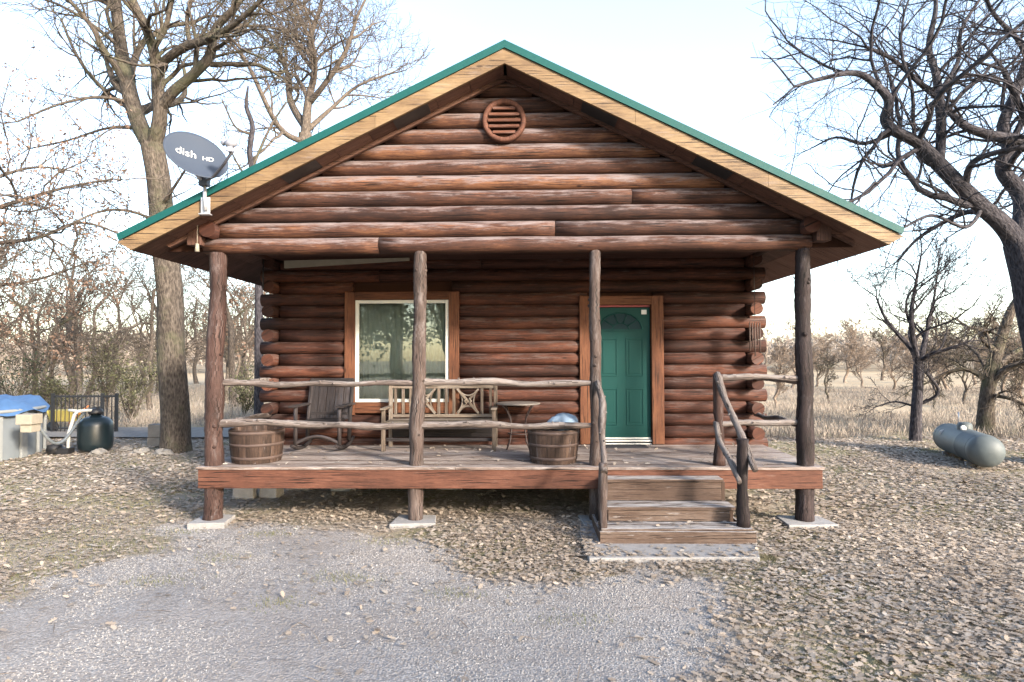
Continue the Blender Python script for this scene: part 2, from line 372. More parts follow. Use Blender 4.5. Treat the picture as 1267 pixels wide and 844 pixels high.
me.loops.add(Q.size); me.loops.foreach_set('vertex_index', Q.ravel().astype(np.int32)); me.polygons.add(len(Q))
me.polygons.foreach_set('loop_start', np.arange(0, Q.size, 4, dtype=np.int32)); me.polygons.foreach_set('loop_total', np.full(len(Q), 4, dtype=np.int32))
me.polygons.foreach_set('use_smooth', np.ones(len(Q), bool)); me.update(calc_edges=True)
g0 = ingravel(GX, GY).astype(float)
for _ in range(4):
    g1 = g0.copy(); g1[1:-1, 1:-1] = (g0[1:-1, 1:-1]*2+g0[:-2, 1:-1]+g0[2:, 1:-1]+g0[1:-1, :-2]+g0[1:-1, 2:])/6; g0 = g1
at_ = me.attributes.new('gravel', 'FLOAT', 'POINT'); at_.data.foreach_set('value', g0.ravel().astype(np.float32))
b = NB('ground')
oc = b.coord('Object'); gm = b.attr('gravel'); nz = b.noise(oc, 3.5, 9, .8)
gmask = b.ramp(b.math('MULTIPLY_ADD', nz, 1.5, b.math('ADD', gm, -.75)), [(.35, 0.), (.62, 1.)])
cell = b.vor(oc, 55, 'Color'); sepc = b.n('ShaderNodeSeparateColor'); b.t.links.new(cell, sepc.inputs[0])
dist = b.vor(oc, 55, 'Distance')
gcol = b.ramp(sepc.outputs[0], [(0, (.20, .188, .18)), (.45, (.30, .286, .276)), (.8, (.36, .345, .335)), (1, (.43, .415, .40))])
gcol = b.mix(b.ramp(dist, [(.4, 0.), (.8, .5)]), gcol, (.17, .16, .16))
dust = b.noise(oc, .8, 7, .7)
dark_ = b.noise(oc, 5.5, 8, .8)
gcol = b.mix(b.ramp(dark_, [(.34, .75), (.47, 0.)]), gcol, (.15, .125, .105))
track = b.noise(b.coord('Object', (.5, 1.6, 1)), .9, 6, .7)
gcol = b.mix(b.ramp(track, [(.50, 0.), (.64, .45)]), gcol, (.20, .175, .155))
gcol = b.mix(b.ramp(dust, [(.36, .1), (.62, .62)]), gcol, b.mix(b.noise(oc, 40, 3), (.235, .203, .18), (.345, .31, .285)))
soil = b.mix(b.noise(oc, 30, 5), (.25, .208, .165), (.37, .318, .258))
grass = b.mix(b.noise(oc, 45, 5), (.10, .105, .045), (.25, .22, .12))
soil = b.mix(b.ramp(b.noise(oc, .55, 5, .6), [(.45, 0.), (.6, .8)]), soil, grass)
sy = b.n('ShaderNodeSeparateXYZ'); b.t.links.new(oc, sy.inputs[0])
far = b.ramp(b.math('MULTIPLY', sy.outputs[1], .01), [(.16, 0.), (.24, 1.)])
field = b.mix(b.noise(b.coord('Object', (.3, 1, 1)), .35, 6, .7), (.27, .20, .125), (.47, .385, .27))
soil = b.mix(far, soil, field)
b.bump(b.math('MULTIPLY_ADD', dist, -.6, b.noise(oc, 25, 6)), .02, .8)
me.materials.append(b.done(b.mix(gmask, soil, gcol), .92, .15))
go = bpy.data.objects.new('ground', me); COL.objects.link(go); go['kind'] = 'structure'

# ------------------------------------------------------------------ log cabin
XC = -.235; YF = 7.78; YB = 9.69; YO = 7.28; YBACK = 18.2
RT = 5.86; SL = .4925; HS = 4.67       # ridge top, slope, half span
DZ = .72
XL, XR = -3.98, 3.52                   # side wall centre lines of the log box
house = thing('log_cabin', 'reddish brown log cabin with green metal roof, green door and front porch', 'cabin', (XC, YB, 0))
def roofz(x): return RT-SL*abs(x-XC)
# roof
def roof_layer(dz0, dz1, y0, y1, ext=0, cut=0):
    e = HS+ext
    top = [(XC-e, RT-SL*e-dz0), (XC, RT-dz0), (XC+e, RT-SL*e-dz0)]
    e2 = e-cut; bot = [(XC+e2, RT-SL*e2-dz1), (XC, RT-dz1), (XC-e2, RT-SL*e2-dz1)]
    return top+bot, y0, y1
roof = MB(); p, y0, y1 = roof_layer(0, .028, YO-.03, YBACK+.4); roof.prism(p[::-1], y0, y1, .5)
for sgn in (-1, 1):       # standing ribs on the sheets
    ang = math.atan(SL)
    for k in range(26):
        y = YO+.02+k*.44
        a_ = Vector((XC+sgn*.05, y, RT-SL*.05+.012)); b_ = Vector((XC+sgn*(HS-.01), y, RT-SL*(HS-.01)+.012))
        roof.bar(a_, b_, .03, .03, .5)
roofo = roof.build('roof', 'green_metal', house)
m = MB()
for sgn in (-1, 1):       # metal rake trim at the gable edge
    a_ = Vector((XC+sgn*.0, YO-.045, RT-.028)); b_ = Vector((XC+sgn*HS, YO-.045, RT-SL*HS-.028))
    poly = [(XC, RT+.012), (XC+sgn*HS, RT-SL*HS+.012), (XC+sgn*(HS-.03), RT-SL*HS-.062), (XC, RT-.082)]
    m.prism(poly if sgn > 0 else poly[::-1], YO-.052, YO-.032, .5)
m.prism([(XC-.13, RT-.060), (XC, RT+.005), (XC+.13, RT-.060), (XC+.13, RT-.053), (XC, RT+.017), (XC-.13, RT-.053)][::-1], YO-.034, YBACK+.42, .5)
m.build('roof_trim', 'green_metal', roofo)
m = MB()
for sgn in (-1, 1):       # fascia boards, front rake
    n = 3
    for k in range(n):
        x0 = HS*k/n; x1 = HS*(k+1)/n-.003
        xb = x1-(.17 if k == n-1 else 0)
        poly = [(XC+sgn*x0, RT-SL*x0-.083), (XC+sgn*x1, RT-SL*x1-.083), (XC+sgn*xb, RT-SL*xb-.262), (XC+sgn*x0, RT-SL*x0-.262)]
        m.prism(poly if sgn > 0 else poly[::-1], YO-.028, YO+.012, random.uniform(.3, .9))
        if k == n-1:
            poly = [(XC+sgn*x0, RT-SL*x0-.083)]
m.build('fascia', 'fascia', roofo)
m = MB()
for sgn in (-1, 1):       # eave boards running back, and soffit boards
    x = XC+sgn*(HS-.10); z = RT-SL*(HS-.10)
    m.bar((x, YO+.014, z-.115), (x, YBACK+.35, z-.115), .03, .15, .4)
    for k in range(11):
        xa = XC+sgn*(.02+k*(HS-.14)/11); xb = XC+sgn*(.02+(k+1)*(HS-.14)/11-.006)
        za = RT-SL*abs(xa-XC)-.215; zb = RT-SL*abs(xb-XC)-.215
        poly = [(xa, za), (xb, zb), (xb, zb-.018), (xa, za-.018)]
        m.prism(poly if sgn > 0 else poly[::-1], YO+.014, YBACK+.3, random.random())
m.build('soffit', 'soffit', roofo)
for sgn in (-1, 1):       # screened soffit vents
    for d in (1.15, 2.52):
        v = MB()
        for q in range(2):
            xa, xb = XC+sgn*(d-.21), XC+sgn*(d+.21)
            za, zb = roofz(xa)-.2345, roofz(xb)-.2345
            poly = [(xa, za), (xb, zb), (xb, zb-.012), (xa, za-.012)]
            v.prism(poly if sgn > 0 else poly[::-1], YO+.05, YO+.36, .5)
            break
        v.build('soffit_vent', 'black_metal', roofo)
# barge rafter against the gable wall
m = MB()
for sgn in (-1, 1):
    poly = [(XC, RT-.236), (XC+sgn*4.3, RT-SL*4.3-.236), (XC+sgn*4.25, RT-SL*4.25-.285), (XC, RT-.29)]
    m.prism(poly if sgn > 0 else poly[::-1], YF-.155, YF-.105, random.random())
m.build('barge_board', 'soffit', house)

# gable logs
def wall_logs(mb, y, x0, x1, z, r, joints=0, lump=.012, rg=random):
    xs_ = [x0]+sorted(rg.uniform(x0+.8, x1-.8) for _ in range(joints))+[x1] if joints and x1-x0 > 2.4 else [x0, x1]
    for a_, b_ in zip(xs_, xs_[1:]):
        n = max(2, int((b_-a_)/.3)); pts = [(a_+.003+(b_-a_-.006)*k/n, y, z+.003*math.sin(a_*9+k)) for k in range(n+1)]
        mb.tube(pts, r, 14, rg.random(), True, lump)
g = MB(); rg = random.Random(3)
for k in range(11):
    z = 3.51+.198*k; r = .104
    half = (roofz(XC)-.236-(z-.03))/SL
    x0, x1 = XC-half, XC+half
    if k == 0: x0, x1 = -4.10, 3.58
    if k == 1: x0, x1 = max(x0, -3.98), min(x1, 3.52)
    if half < .12: continue
    wall_logs(g, YF, x0, x1, z, r, 1 if k in (0, 1, 3) else 0, .012, rg)
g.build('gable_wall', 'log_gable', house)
m = MB(); hh = (RT-.26-3.45)/SL
m.prism([(XC-hh, 3.45), (XC+hh, 3.45), (XC, RT-.25)], YF-.01, YF+.03, .3); m.build('gable_backing', 'chink', house)
# round vent
vc = Vector((at(625, 151, YF).x, YF-.115, at(625, 151, YF).z))
ax = Matrix.Rotation(R(90), 3, 'X')
vent = MB(); vent.lathe(vc, [(.205, .0), (.215, .03), (.235, .045), (.262, .045), (.275, .03), (.275, -.03), (.2, -.03)], 48, .6, ax)
vo = vent.build('gable_vent', 'rim', house, label='round louvred wooden gable vent')
m = MB(); m.lathe(vc, [(.0, -.02), (.21, -.02)], 40, .2, ax); m.build('vent_recess', 'chink', vo)
m = MB()
for k in range(5):
    z = vc.z-.152+k*.076; hw = math.sqrt(max(.01, .207**2-(z-vc.z)**2))
    m.box((vc.x-hw, vc.y-.035, z-.025), (vc.x+hw, vc.y-.02, z+.025), .7, Matrix.Rotation(R(-35), 3, 'X'))
m.build('louvre', 'rim', vo)
# plate logs along the sides carrying the roof, log ends in front
for X in (XL, XR):
    m = MB()
    for z in (3.70,):
        m.tube([(X, YF-.22+k*.5, z) for k in range(22)], .105, 14, .35, True, .02)
    m.build('plate_log', 'log_wall', house)
for X, xo in ((XL, -4.16), (XR, 3.68)):
    m = MB(); m.box((xo-.09, YF-.19, 3.50), (xo+.09, YF+.1, 3.80), .1); m.build('beam_end', 'soffit', house, bevel=.01)
# porch ceiling
m = MB()
for k in range(14):
    y = YF+.1+k*.132; m.box((XL+.1, y, 3.62), (XR-.1, y+.127, 3.64))
m.build('porch_ceiling', 'ceiling_wood', house)
# front wall
WX0, WX1, WZ0, WZ1 = -2.67, -1.20, 1.385, 2.985
DX0, DX1, DZ1 = 1.035, 1.945, 2.86
fw = MB(); rg = random.Random(12); LP = .190
for k in range(17):
    z = DZ-.06+LP*k+.06; lo, hi = z-.095, z+.095
    long = (k % 2 == 0)
    x0, x1 = (XL-.21, XR+.22) if long else (XL+.10, XR-.10)
    cuts = []
    if hi > WZ0-.12 and lo < WZ1+.12: cuts.append((WX0-.05, WX1+.05))
    if lo < DZ1+.08: cuts.append((DX0-.06, DX1+.06))
    xs_ = [x0]
    for c0, c1 in cuts: xs_ += [c0, c1]
    xs_.append(x1)
    for q in range(0, len(xs_), 2):
        wall_logs(fw, YB, xs_[q], xs_[q+1], z, .101, 1 if (q == 0 and not cuts) else 0, .012, rg)
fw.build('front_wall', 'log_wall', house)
m = MB(); Y2 = YB+.02
for a_, b_ in [((-3.98, .5), (WX0, 3.7)), ((WX1, .5), (DX0, 3.7)), ((DX1, .5), (3.52, 3.7)), ((WX0, .5), (WX1, WZ0)), ((WX0, WZ1), (WX1, 3.7)), ((DX0, DZ1), (DX1, 3.7)), ((DX0, .5), (DX1, DZ))]:
    m.box((a_[0], Y2, a_[1]), (b_[0], Y2+.05, b_[1]), .3)
m.build('wall_backing', 'chink', house)
for X in (XL, XR):
    sd = MB()
    for k in range(17):
        z = DZ+LP*k; y0 = YB-.30 if k % 2 else YB+.1
        n = 24; sd.tube([(X, y0+(YBACK-y0)*q/n, z) for q in range(n+1)], .096, 12, None, True, .015)
    sd.box((X-.03, YB+.02, .5), (X+.03, YBACK, 3.8), .2)
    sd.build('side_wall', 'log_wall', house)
m = MB()
for k in range(17): m.tube([(XL-.2, YBACK, DZ+LP*k), (XR+.2, YBACK, DZ+LP*k)], .096, 10)
m.box((XL, YBACK-.02, .5), (XR, YBACK+.02, 3.8)); hb = (RT-.26-3.7)/SL
m.prism([(XC-hb, 3.7), (XC+hb, 3.7), (XC, RT-.26)], YBACK-.05, YBACK, .5)
m.build('back_wall', 'log_wall', house)
m = MB(); m.box((XL, YB+.08, .50), (XR, YBACK-.06, .62)); m.box((XL, YB+.10, .622), (XR, YBACK-.08, .70)); m.build('floor_frame', 'soffit', house)
m = MB(); m.box((XL, YB+.08, 3.66), (XR, YBACK-.06, 3.70)); m.build('inside_ceiling', 'dark_inside', house)
# foundation piers
for X in (-3.62, -2.9, -1.2, .6, 2.2, 3.3):
    for y in (YB+.15, 13.8, 17.8):
        m = MB(); m.box((X-.2, y-.1, -.05), (X+.2, y+.1, .24)); m.box((X-.195, y-.1, .245), (X+.195, y+.1, .50)); m.build('foundation_pier', 'concrete', house, bevel=.01)
# window
win = MB(); t = .05; yw = YB-.085
for a_, b_ in [((WX0, WZ0), (WX0+t, WZ1)), ((WX1-t, WZ0), (WX1, WZ1)), ((WX0+t, WZ0), (WX1-t, WZ0+t)), ((WX0+t, WZ1-t), (WX1-t, WZ1))]:
    win.box((a_[0], yw-.02, a_[1]), (b_[0], yw+.06, b_[1]), .5)
wo_ = win.build('window', 'white', house, bevel=.006)
b = NB('window glass'); gl = b.n('ShaderNodeBsdfGlossy'); gl.inputs['Roughness'].default_value = .0; gl.inputs[0].default_value = (.9, .95, .95, 1)
tr = b.n('ShaderNodeBsdfTransparent'); tr.inputs[0].default_value = (.92, .94, .92, 1); lw = b.n('ShaderNodeFresnel'); lw.inputs[0].default_value = 1.9
mx = b.n('ShaderNodeMixShader'); b.t.links.new(b.math('MULTIPLY', lw.outputs[0], 1.1, clamp=True), mx.inputs[0]); b.t.links.new(tr.outputs[0], mx.inputs[1]); b.t.links.new(gl.outputs[0], mx.inputs[2]); b.t.links.new(mx.outputs[0], b.out.inputs[0])
M["glass"] = b.m
m = MB(); m.box((WX0+t, yw+.018, WZ0+t), (WX1-t, yw+.022, WZ1-t)); m.build('pane', 'glass', wo_)
M['curtain'] = flat('pale green sheer curtain', (.46, .49, .44), .9, .1, var=.15, scale=3)
n = 160; cv = MB()
for q in range(n+1):
    x = WX0+.03+(WX1-WX0-.06)*q/n; y = YB+.09+.022*math.sin(q*.62+.8*math.sin(q*.11))
    cv.v += [Vector((x, y, WZ0-.02)), Vector((x, y, WZ1))]
for q in range(n): cv.face((2*q, 2*q+2, 2*q+3, 2*q+1), [(0, 0), (1, 0), (1, 1), (0, 1)], .5, True)
cu = cv.build('curtain', 'curtain', wo_); sm = cu.modifiers.new('thickness', 'SOLIDIFY'); sm.thickness = .003
m = MB(); T = .165
for a_, b_, dy in [((WX0-T, WZ0-.2), (WX0-.002, WZ1+.13), 0), ((WX1+.002, WZ0-.2), (WX1+T, WZ1+.13), 0), ((WX0-.001, WZ1+.002), (WX1+.001, WZ1+.13), .002), ((WX0-.001, WZ0-.17), (WX1+.001, WZ0-.002), .002)]:
    m.box((a_[0], YB-.125+dy, a_[1]), (b_[0], YB-.02, b_[1]), random.uniform(.4, .9))
m.build('window_trim', 'trim', wo_, bevel=.008)
# door
yd = YB-.06
d = MB(); d.box((DX0, yd, DZ+.11), (DX1, yd+.045, DZ1-.01), .5)
door = d.build('door', 'door_green', house, label='green panelled front door with a fan window')
dw = DX1-DX0
m = MB()
def panel(x0, x1, z0, z1):
    for (a_, b_, c_, e_) in [(x0, z0, x1, z0+.018), (x0, z1-.018, x1, z1), (x0, z0+.018, x0+.018, z1-.018), (x1-.018, z0+.018, x1, z1-.018)]:
        m.box((a_, yd-.009, b_), (c_, yd+.002, e_), .5)
    m.box((x0+.045, yd-.007, z0+.045), (x1-.045, yd+.002, z1-.045), .5)
for sx in (0, 1):
    x0 = DX0+.13+sx*(dw/2-.05); x1 = x0+.27
    panel(x0, x1, at(0, 466, yd).z, at(0, 419, yd).z); panel(x0, x1, at(0, 526, yd).z, at(0, 481, yd).z)
m.build('door_panel', 'door_green', door, bevel=.004)
M['fan_glass'] = flat('dark fan glass', (.012, .03, .036), .6, .1, var=.1)
fx, fz = (DX0+DX1)/2, at(0, 409, yd).z
def fan(rx, rz, y0, y1, mb, n=24):
    pts = [(fx+rx*math.cos(math.pi*k/n), fz+rz*math.sin(math.pi*k/n)) for k in range(n+1)]
    mb.prism(pts[::-1], y0, y1, .5)
m = MB(); fan(.32, .26, yd-.004, yd+.01, m); fgl = m.build('fanlight', 'fan_glass', door)
m = MB(); n = 24
for rx, rz, w_ in ((.33, .27, .026), (.13, .11, .016)):
    m.tube([(fx+rx*math.cos(math.pi*k/n), yd-.006, fz+rz*math.sin(math.pi*k/n)) for k in range(n+1)], w_/2, 6, .5)
for k in (1, 2, 3, 4):
    a_ = math.pi*k/5; m.tube([(fx+.13*math.cos(a_), yd-.006, fz+.11*math.sin(a_)), (fx+.32*math.cos(a_), yd-.006, fz+.26*math.sin(a_))], .008, 6, .5)
m.box((fx-.34, yd-.016, fz-.014), (fx+.34, yd, fz+.012), .5)
m.build('fanlight_bar', 'door_green', door)
m = MB(); m.lathe((DX0+.07, yd-.05, DZ+1.0), [(.0, .02), (.028, .015), (.03, -.01), (.012, -.03), (.012, -.05), (.03, -.052), (.03, -.06)], 16, .5, ax); m.build('door_knob', 'galv', door)
m = MB(); m.box((DX1-.13, yd-.012, DZ1-.115), (DX1-.05, yd-.001, DZ1-.045), .5); m.build('door_sticker', 'white', door)
m = MB(); m.box((DX0-.01, yd-.03, DZ+.045), (DX1+.01, yd+.05, DZ+.072), .5); m.box((DX0, yd-.012, DZ+.085), (DX1, yd+.04, DZ+.108), .5); m.box((DX0-.01, yd-.03, DZ+.003), (DX1+.01, yd+.05, DZ+.02), .5)
m.build('threshold', 'white', house, bevel=.003)
m = MB()
m.box((DX0, yd+.0, DZ1+.002), (DX1, yd+.05, DZ1+.03)); m.build('door_stop', 'red_paint', house)
m = MB(); 
for a_, b_, dy in [((DX0-.19, DZ+.01), (DX0-.012, DZ1+.17), 0), ((DX1+.012, DZ+.01), (DX1+.20, DZ1+.17), 0), ((DX0-.011, DZ1+.033), (DX1+.011, DZ1+.17), .002)]:
    m.box((a_[0], YB-.13+dy, a_[1]), (b_[0], YB-.0, b_[1]), random.uniform(.5, .95))
m.build('door_trim', 'trim', house, bevel=.008)
# deck
m = MB(); YD = 7.64; y = YD
while y < YB-.1:
    e = min(y+.138, YB-.08)
    xs_ = [-4.13, random.uniform(-1.6, -.6) if random.random() < .5 else random.uniform(.2, 1.4), 3.66]
    for a_, b_ in zip(xs_, xs_[1:]): m.box((a_+.002, y, DZ-.035), (b_-.002, e-.006, DZ), None)
    y += .141
m.build('deck_floor', 'deck', house, bevel=.004)
m = MB(); m.box((-4.11, YD+.015, DZ-.27), (.95, YD+.055, DZ-.038), .5); m.box((.954, YD+.015, DZ-.27), (3.64, YD+.055, DZ-.038), .7)
m.box((-4.11, YD+.058, DZ-.27), (-4.07, YB, DZ-.038), .4); m.box((3.60, YD+.058, DZ-.27), (3.64, YB, DZ-.038), .4)
m.build('rim_board', 'rim', house, bevel=.005)
m = MB()
for X in np.arange(-3.7, 3.5, .6): m.box((X, YD+.06, DZ-.23), (X+.04, YB-.1, DZ-.04))
m.build('deck_joist', 'soffit', house)
# posts
def post(px0, r, matn, px_top=None, seed=0, name='porch_post', **k):
    X0 = (px0-VX)/F*YF; X1 = ((px_top if px_top else px0)-VX)/F*YF
    pts, rad = gnarl((X0, YF, .03), (X1, YF, 3.43), r, 90, .009, seed, 0, .045)
    m = MB(); m.tube(pts, rad, 22, .5, True, .04)
    rg = random.Random(seed)
    for q in range(12):      # knots of cut branches
        z = rg.uniform(.9, 3.2); a_ = rg.uniform(0, 6.28); i_ = int((z-.03)/3.4*90); c = pts[i_]
        dr = Vector((math.cos(a_), math.sin(a_), .25)).normalized()
        k_ = rg.uniform(.6, 1.1); m.tube([c+dr*r*.6, c+dr*(r*1.0), c+dr*(r*(1.0+.16*k_))], [r*.42*k_, r*.3*k_, r*.14*k_], 8, .1)
    return m.build(name, matn, house, **k)
post(261, .108, 'log_post_red', 265, 1, label='reddish round log post at the left end of the porch')
post(514, .086, 'log_post', 520, 2)
post(735, .072, 'log_post', 737, 3)
post(989, .098, 'log_post_dark', 992, 4, label='dark knotted log post at the right end of the porch')
PX = [(q-VX)/F*YF for q in (261, 514, 735, 989)]
def rail(p, q, r, seed, matn='cedar_rail', amp=.016, parent=house, name='porch_rail', n=30):
    pts, rad = gnarl(p, q, r, n, amp, seed); m = MB(); m.tube(pts, rad, 10, None, True, .10)
    rg = random.Random(seed)
    for k in range(5):
        i_ = rg.randrange(2, n-2); c = pts[i_]; dr = Vector((rg.uniform(-1, 1), rg.uniform(-1, .2), rg.uniform(-.2, 1))).normalized()
        m.tube([c, c+dr*r*1.5], [r*.45, r*.25], 6)
    return m.build(name, matn, parent)
zt, zl = at(0, 473, YF).z, at(0, 526, YF).z
rail((PX[0], YF, zt), (PX[1], YF, zt-.01), .038, 11); rail((PX[0], YF, zl+.03), (PX[1], YF, zl), .045, 12)
rail((PX[1], YF, zt), (PX[2]+.02, YF-.02, zt-.01), .042, 13); rail((PX[1], YF, zl), (PX[2], YF, zl), .042, 14)
XN = 2.42
rail((XN-.04, YF, zt+.05), (PX[3], YF, zt+.04), .038, 15); rail((XN-.06, YF, zl+.01), (PX[3], YF, zl+.03), .038, 16)
for X, XW in ((PX[0], XL), (PX[3], XR)):
    rail((X, YF, zt), (XW, YB-.2, zt-.02), .038, 17+int(X > 0)); rail((X, YF, zl-.01), (XW, YB-.2, zl-.02), .04, 19+int(X > 0))
m = MB(); p_, r_ = gnarl((XN, YF, DZ), (XN, YF, zt+.09), .062, 14, .008, 21); m.tube(p_, r_, 12, .5, True, .06); m.build('newel_post', 'log_post_red', house)
# stairs
Y1, Y2_, Y3 = 6.84, 7.13, 7.42
st = MB()
def tread(mb, x0, x1, yf, yb, z):
    h_ = (yb-yf)/2
    for q in range(2): mb.box((x0, yf+q*h_, z-.038), (x1, yf+(q+1)*h_-.006, z))
stairs = bpy.data.objects.new('stairs', None); COL.objects.link(stairs); stairs.location = (1.65, Y1, 0); stairs.empty_display_size = .2
attach(stairs, house); bpy.context.view_layer.update()
stairs.matrix_parent_inverse = house.matrix_basis.inverted()
for x in (.90, 2.34):
    st0 = MB(); prof = [(Y1+.03, .03), (Y1+.03, .14), (Y2_+.03, .145), (Y2_+.03, .315), (Y3+.03, .32), (Y3+.03, .575), (YD+.012, .575), (YD+.012, .03)]
    n = len(prof)
    for xx in (x, x+.04): st0.v += [Vector((xx, yy, zz)) for yy, zz in prof]
    st0.face([i for i in range(n)][::-1], prof[::-1], .4); st0.face([n+i for i in range(n)], prof, .4)
    for i in range(n): j = (i+1) % n; st0.face((i, j, n+j, n+i), [(0, 0), (.2, 0), (.2, .04), (0, .04)], .4)
    st0.build('stringer', 'step', stairs)
for (x0, x1, yf, yb, z) in ((.83, 2.49, Y1, Y2_+.03, .185), (.90, 2.40, Y2_, Y3+.03, .355), (.93, 2.36, Y3, YD+.012, .615)):
    m = MB(); tread(m, x0, x1, yf, yb, z); m.build('tread', 'step', stairs, bevel=.005)
for (x0, x1, y, z0, z1) in ((.81, 2.51, Y1-.022, .02, .165), (.945, 2.335, Y2_+.03, .19, .315), (.945, 2.335, Y3+.03, .36, .575)):
    m = MB(); m.box((x0, y-.014, z0), (x1, y+.018, z1)); 
    if y < Y1: m.box((.81, y+.02, .02), (.84, YD, .145)); m.box((2.48, y+.02, .02), (2.51, YD, .145))
    m.build('riser', 'step', stairs, bevel=.004)
XS = (915-VX)/F*(Y1+.12); XS0 = (744-VX)/F*(Y1+.10)
m = MB(); p_, r_ = gnarl((XS, Y1+.12, .17), (XS, Y1+.12, at(0, 543, Y1+.12).z), .062, 12, .006, 22); m.tube(p_, r_, 12, .2, True, .05); m.build('stair_post', 'log_post_dark', stairs)
m = MB(); p_, r_ = gnarl((XS0, Y1+.05, .02), (XS0, Y1+.05, at(0, 572, Y1+.05).z), .05, 12, .006, 23); m.tube(p_, r_, 12, .6, True, .05); m.build('stair_post', 'log_post', stairs)
rail((XN-.03, YF-.05, zt+.10), at(930, 582, Y1-.02), .04, 31, amp=.02, parent=stairs, name='hand_rail', n=18)
rail((XN-.05, YF-.06, zl+.02), at(911, 596, Y1+.05), .033, 32, amp=.025, parent=stairs, name='hand_rail', n=16)
rail((PX[2]+.03, YF-.09, zt+.0), at(746, 584, Y1-.0), .04, 33, amp=.03, parent=stairs, name='hand_rail', n=18)
# white strip and small things under the roof
m = MB()
pa, pb = at(349, 324, 9.3), at(506, 321, 9.3)
nn = 10
for q in range(nn): pass
m.prism([(pa.x, pa.z-.07), (pb.x, pb.z-.0), (pb.x, pb.z+.04), (pa.x, pa.z+.045)], 9.28, 9.33, .5); M['cream'] = flat('faded cream board', (.28, .25, .20), .7, .2)
m.build('pale_board', 'cream', house)
m = MB(); m.tube([(XL-.05, YB-.35, 3.62), (XL-.05, YB-.35, 3.15)], .012, 8); m.build('cable', 'black_metal', house)

# concrete pads and slab
def slab(name, label, poly, z, grp=None):
    m = MB(); n = len(poly); v = 0
    m.v = [Vector((x, y, z)) for x, y in poly]+[Vector((x, y, -.08)) for x, y in poly]
    m.face(list(range(n)), poly, .5)
    for i in range(n): j = (i+1) % n; m.face((i, n+i, n+j, j), [(0, 0), (0, .1), (.1, .1), (.1, 0)], .5)
    o = m.build(name, 'concrete', None, bevel=.008); tag(o, label, 'concrete pad', grp); return o
def ccw(pts):
    a_ = sum(pts[i][0]*pts[(i+1) % len(pts)][1]-pts[(i+1) % len(pts)][0]*pts[i][1] for i in range(len(pts)))
    return pts if a_ > 0 else pts[::-1]
slab('concrete_slab', 'long concrete slab at the foot of the wooden porch steps', ccw([gp(727, 692), gp(934, 690), (2.53, 6.86), (2.50, 7.6), (.68, 7.7), gp(716, 662)]), .035)
for i_, (x, w_, lab) in enumerate(zip(PX, (.22, .25, .2, .28), ('concrete pad under the reddish left end porch post', 'bright concrete pad under the second porch post from the left', 'concrete pad under the porch post left of the steps', 'wide concrete pad under the dark right end porch post'))):
    rr = random.Random(i_); q = [(x-w_+rr.uniform(-.04, .04), YF-.25), (x+w_+.03, YF-.22+rr.uniform(-.04, .04)), (x+w_-.02, YF+.2), (x-w_, YF+.22)]
    slab('post_pad', lab, ccw(q), .045, 'concrete pads under the porch posts')

# ------------------------------------------------------------------ satellite dish
nV = Vector((.6, -.65, .45)).normalized(); mV = Vector((.8, .39, -.5)); mV = (mV-nV*mV.dot(nV)).normalized(); kV = nV.cross(mV).normalized()
dc = at(234, 190, 7.05)
dish = thing('satellite_dish', 'slate grey satellite dish with pale arm bolted to the left roof edge', 'satellite dish', at(247, 256, YO-.06))
m = MB(); RA, RB, DP = .355, .315, .075
NR = 10; NS = 48
def dp(rho, t, off=0): return dc+mV*RA*rho*math.cos(t)+kV*RB*rho*math.sin(t)+nV*(DP*rho*rho+off)
for side, off in ((0, 0), (1, -.008)):
    b0 = len(m.v)
    for i in range(NR+1):
        for k in range(NS): m.v.append(dp(i/NR if i else .001, 2*math.pi*k/NS, off))
    for i in range(NR):
        for k in range(NS):
            k2 = (k+1) % NS; q = [b0+i*NS+k, b0+(i+1)*NS+k, b0+(i+1)*NS+k2, b0+i*NS+k2]
            m.face(q if not side else q[::-1], [(0, 0)]*4, .5, True)
for k in range(NS):
    k2 = (k+1) % NS; m.face((NR*NS+k, (NR+1)*NS+NR*NS+k, (NR+1)*NS+NR*NS+k2, NR*NS+k2), [(0, 0)]*4, .5, True)
ref = m.build('reflector', 'dish', dish)
tV = (mV+.523*kV).normalized(); uV = nV.cross(tV).normalized()
def lettering(txt, size, u0, v0):
    cu_ = bpy.data.curves.new('lettering', 'FONT'); cu_.body = txt; cu_.size = size; cu_.extrude = 0; cu_.offset = 0
    to = bpy.data.objects.new('lettering_source', cu_); COL.objects.link(to); bpy.context.view_layer.update()
    me_ = bpy.data.meshes.new_from_object(to.evaluated_get(bpy.context.evaluated_depsgraph_get())); bpy.data.objects.remove(to)
    for v in me_.vertices:
        u, vv = v.co.x+u0, v.co.y+v0; P_ = tV*u+uV*vv
        a_, b_ = P_.dot(mV)/RA, P_.dot(kV)/RB
        v.co = dc+P_+nV*(DP*(a_*a_+b_*b_)+.004)
    me_.materials.clear(); me_.materials.append(M['white']); o = bpy.data.objects.new('lettering', me_); COL.objects.link(o); attach(o, ref)
lettering('dish', .145, -.215, .0); lettering('HD', .085, .075, .0)
m = MB(); m.tube([at(247, 222, YO-.05), at(247, 240, YO-.09), at(248, 256, YO-.09)], .021, 12)
m.tube([at(247, 222, YO-.05), dc+kV*-.12-nV*.04], .022, 12); m.build('mast', 'galv', dish)
m = MB(); fb = at(248, 250, YO-.06); m.box((fb.x-.05, YO-.075, fb.z-.10), (fb.x+.06, YO-.056, fb.z+.10)); m.box((fb.x-.06, YO-.11, fb.z-.115), (fb.x+.07, YO-.03, fb.z-.10)); m.build('mount_bracket', 'galv', dish, bevel=.004)
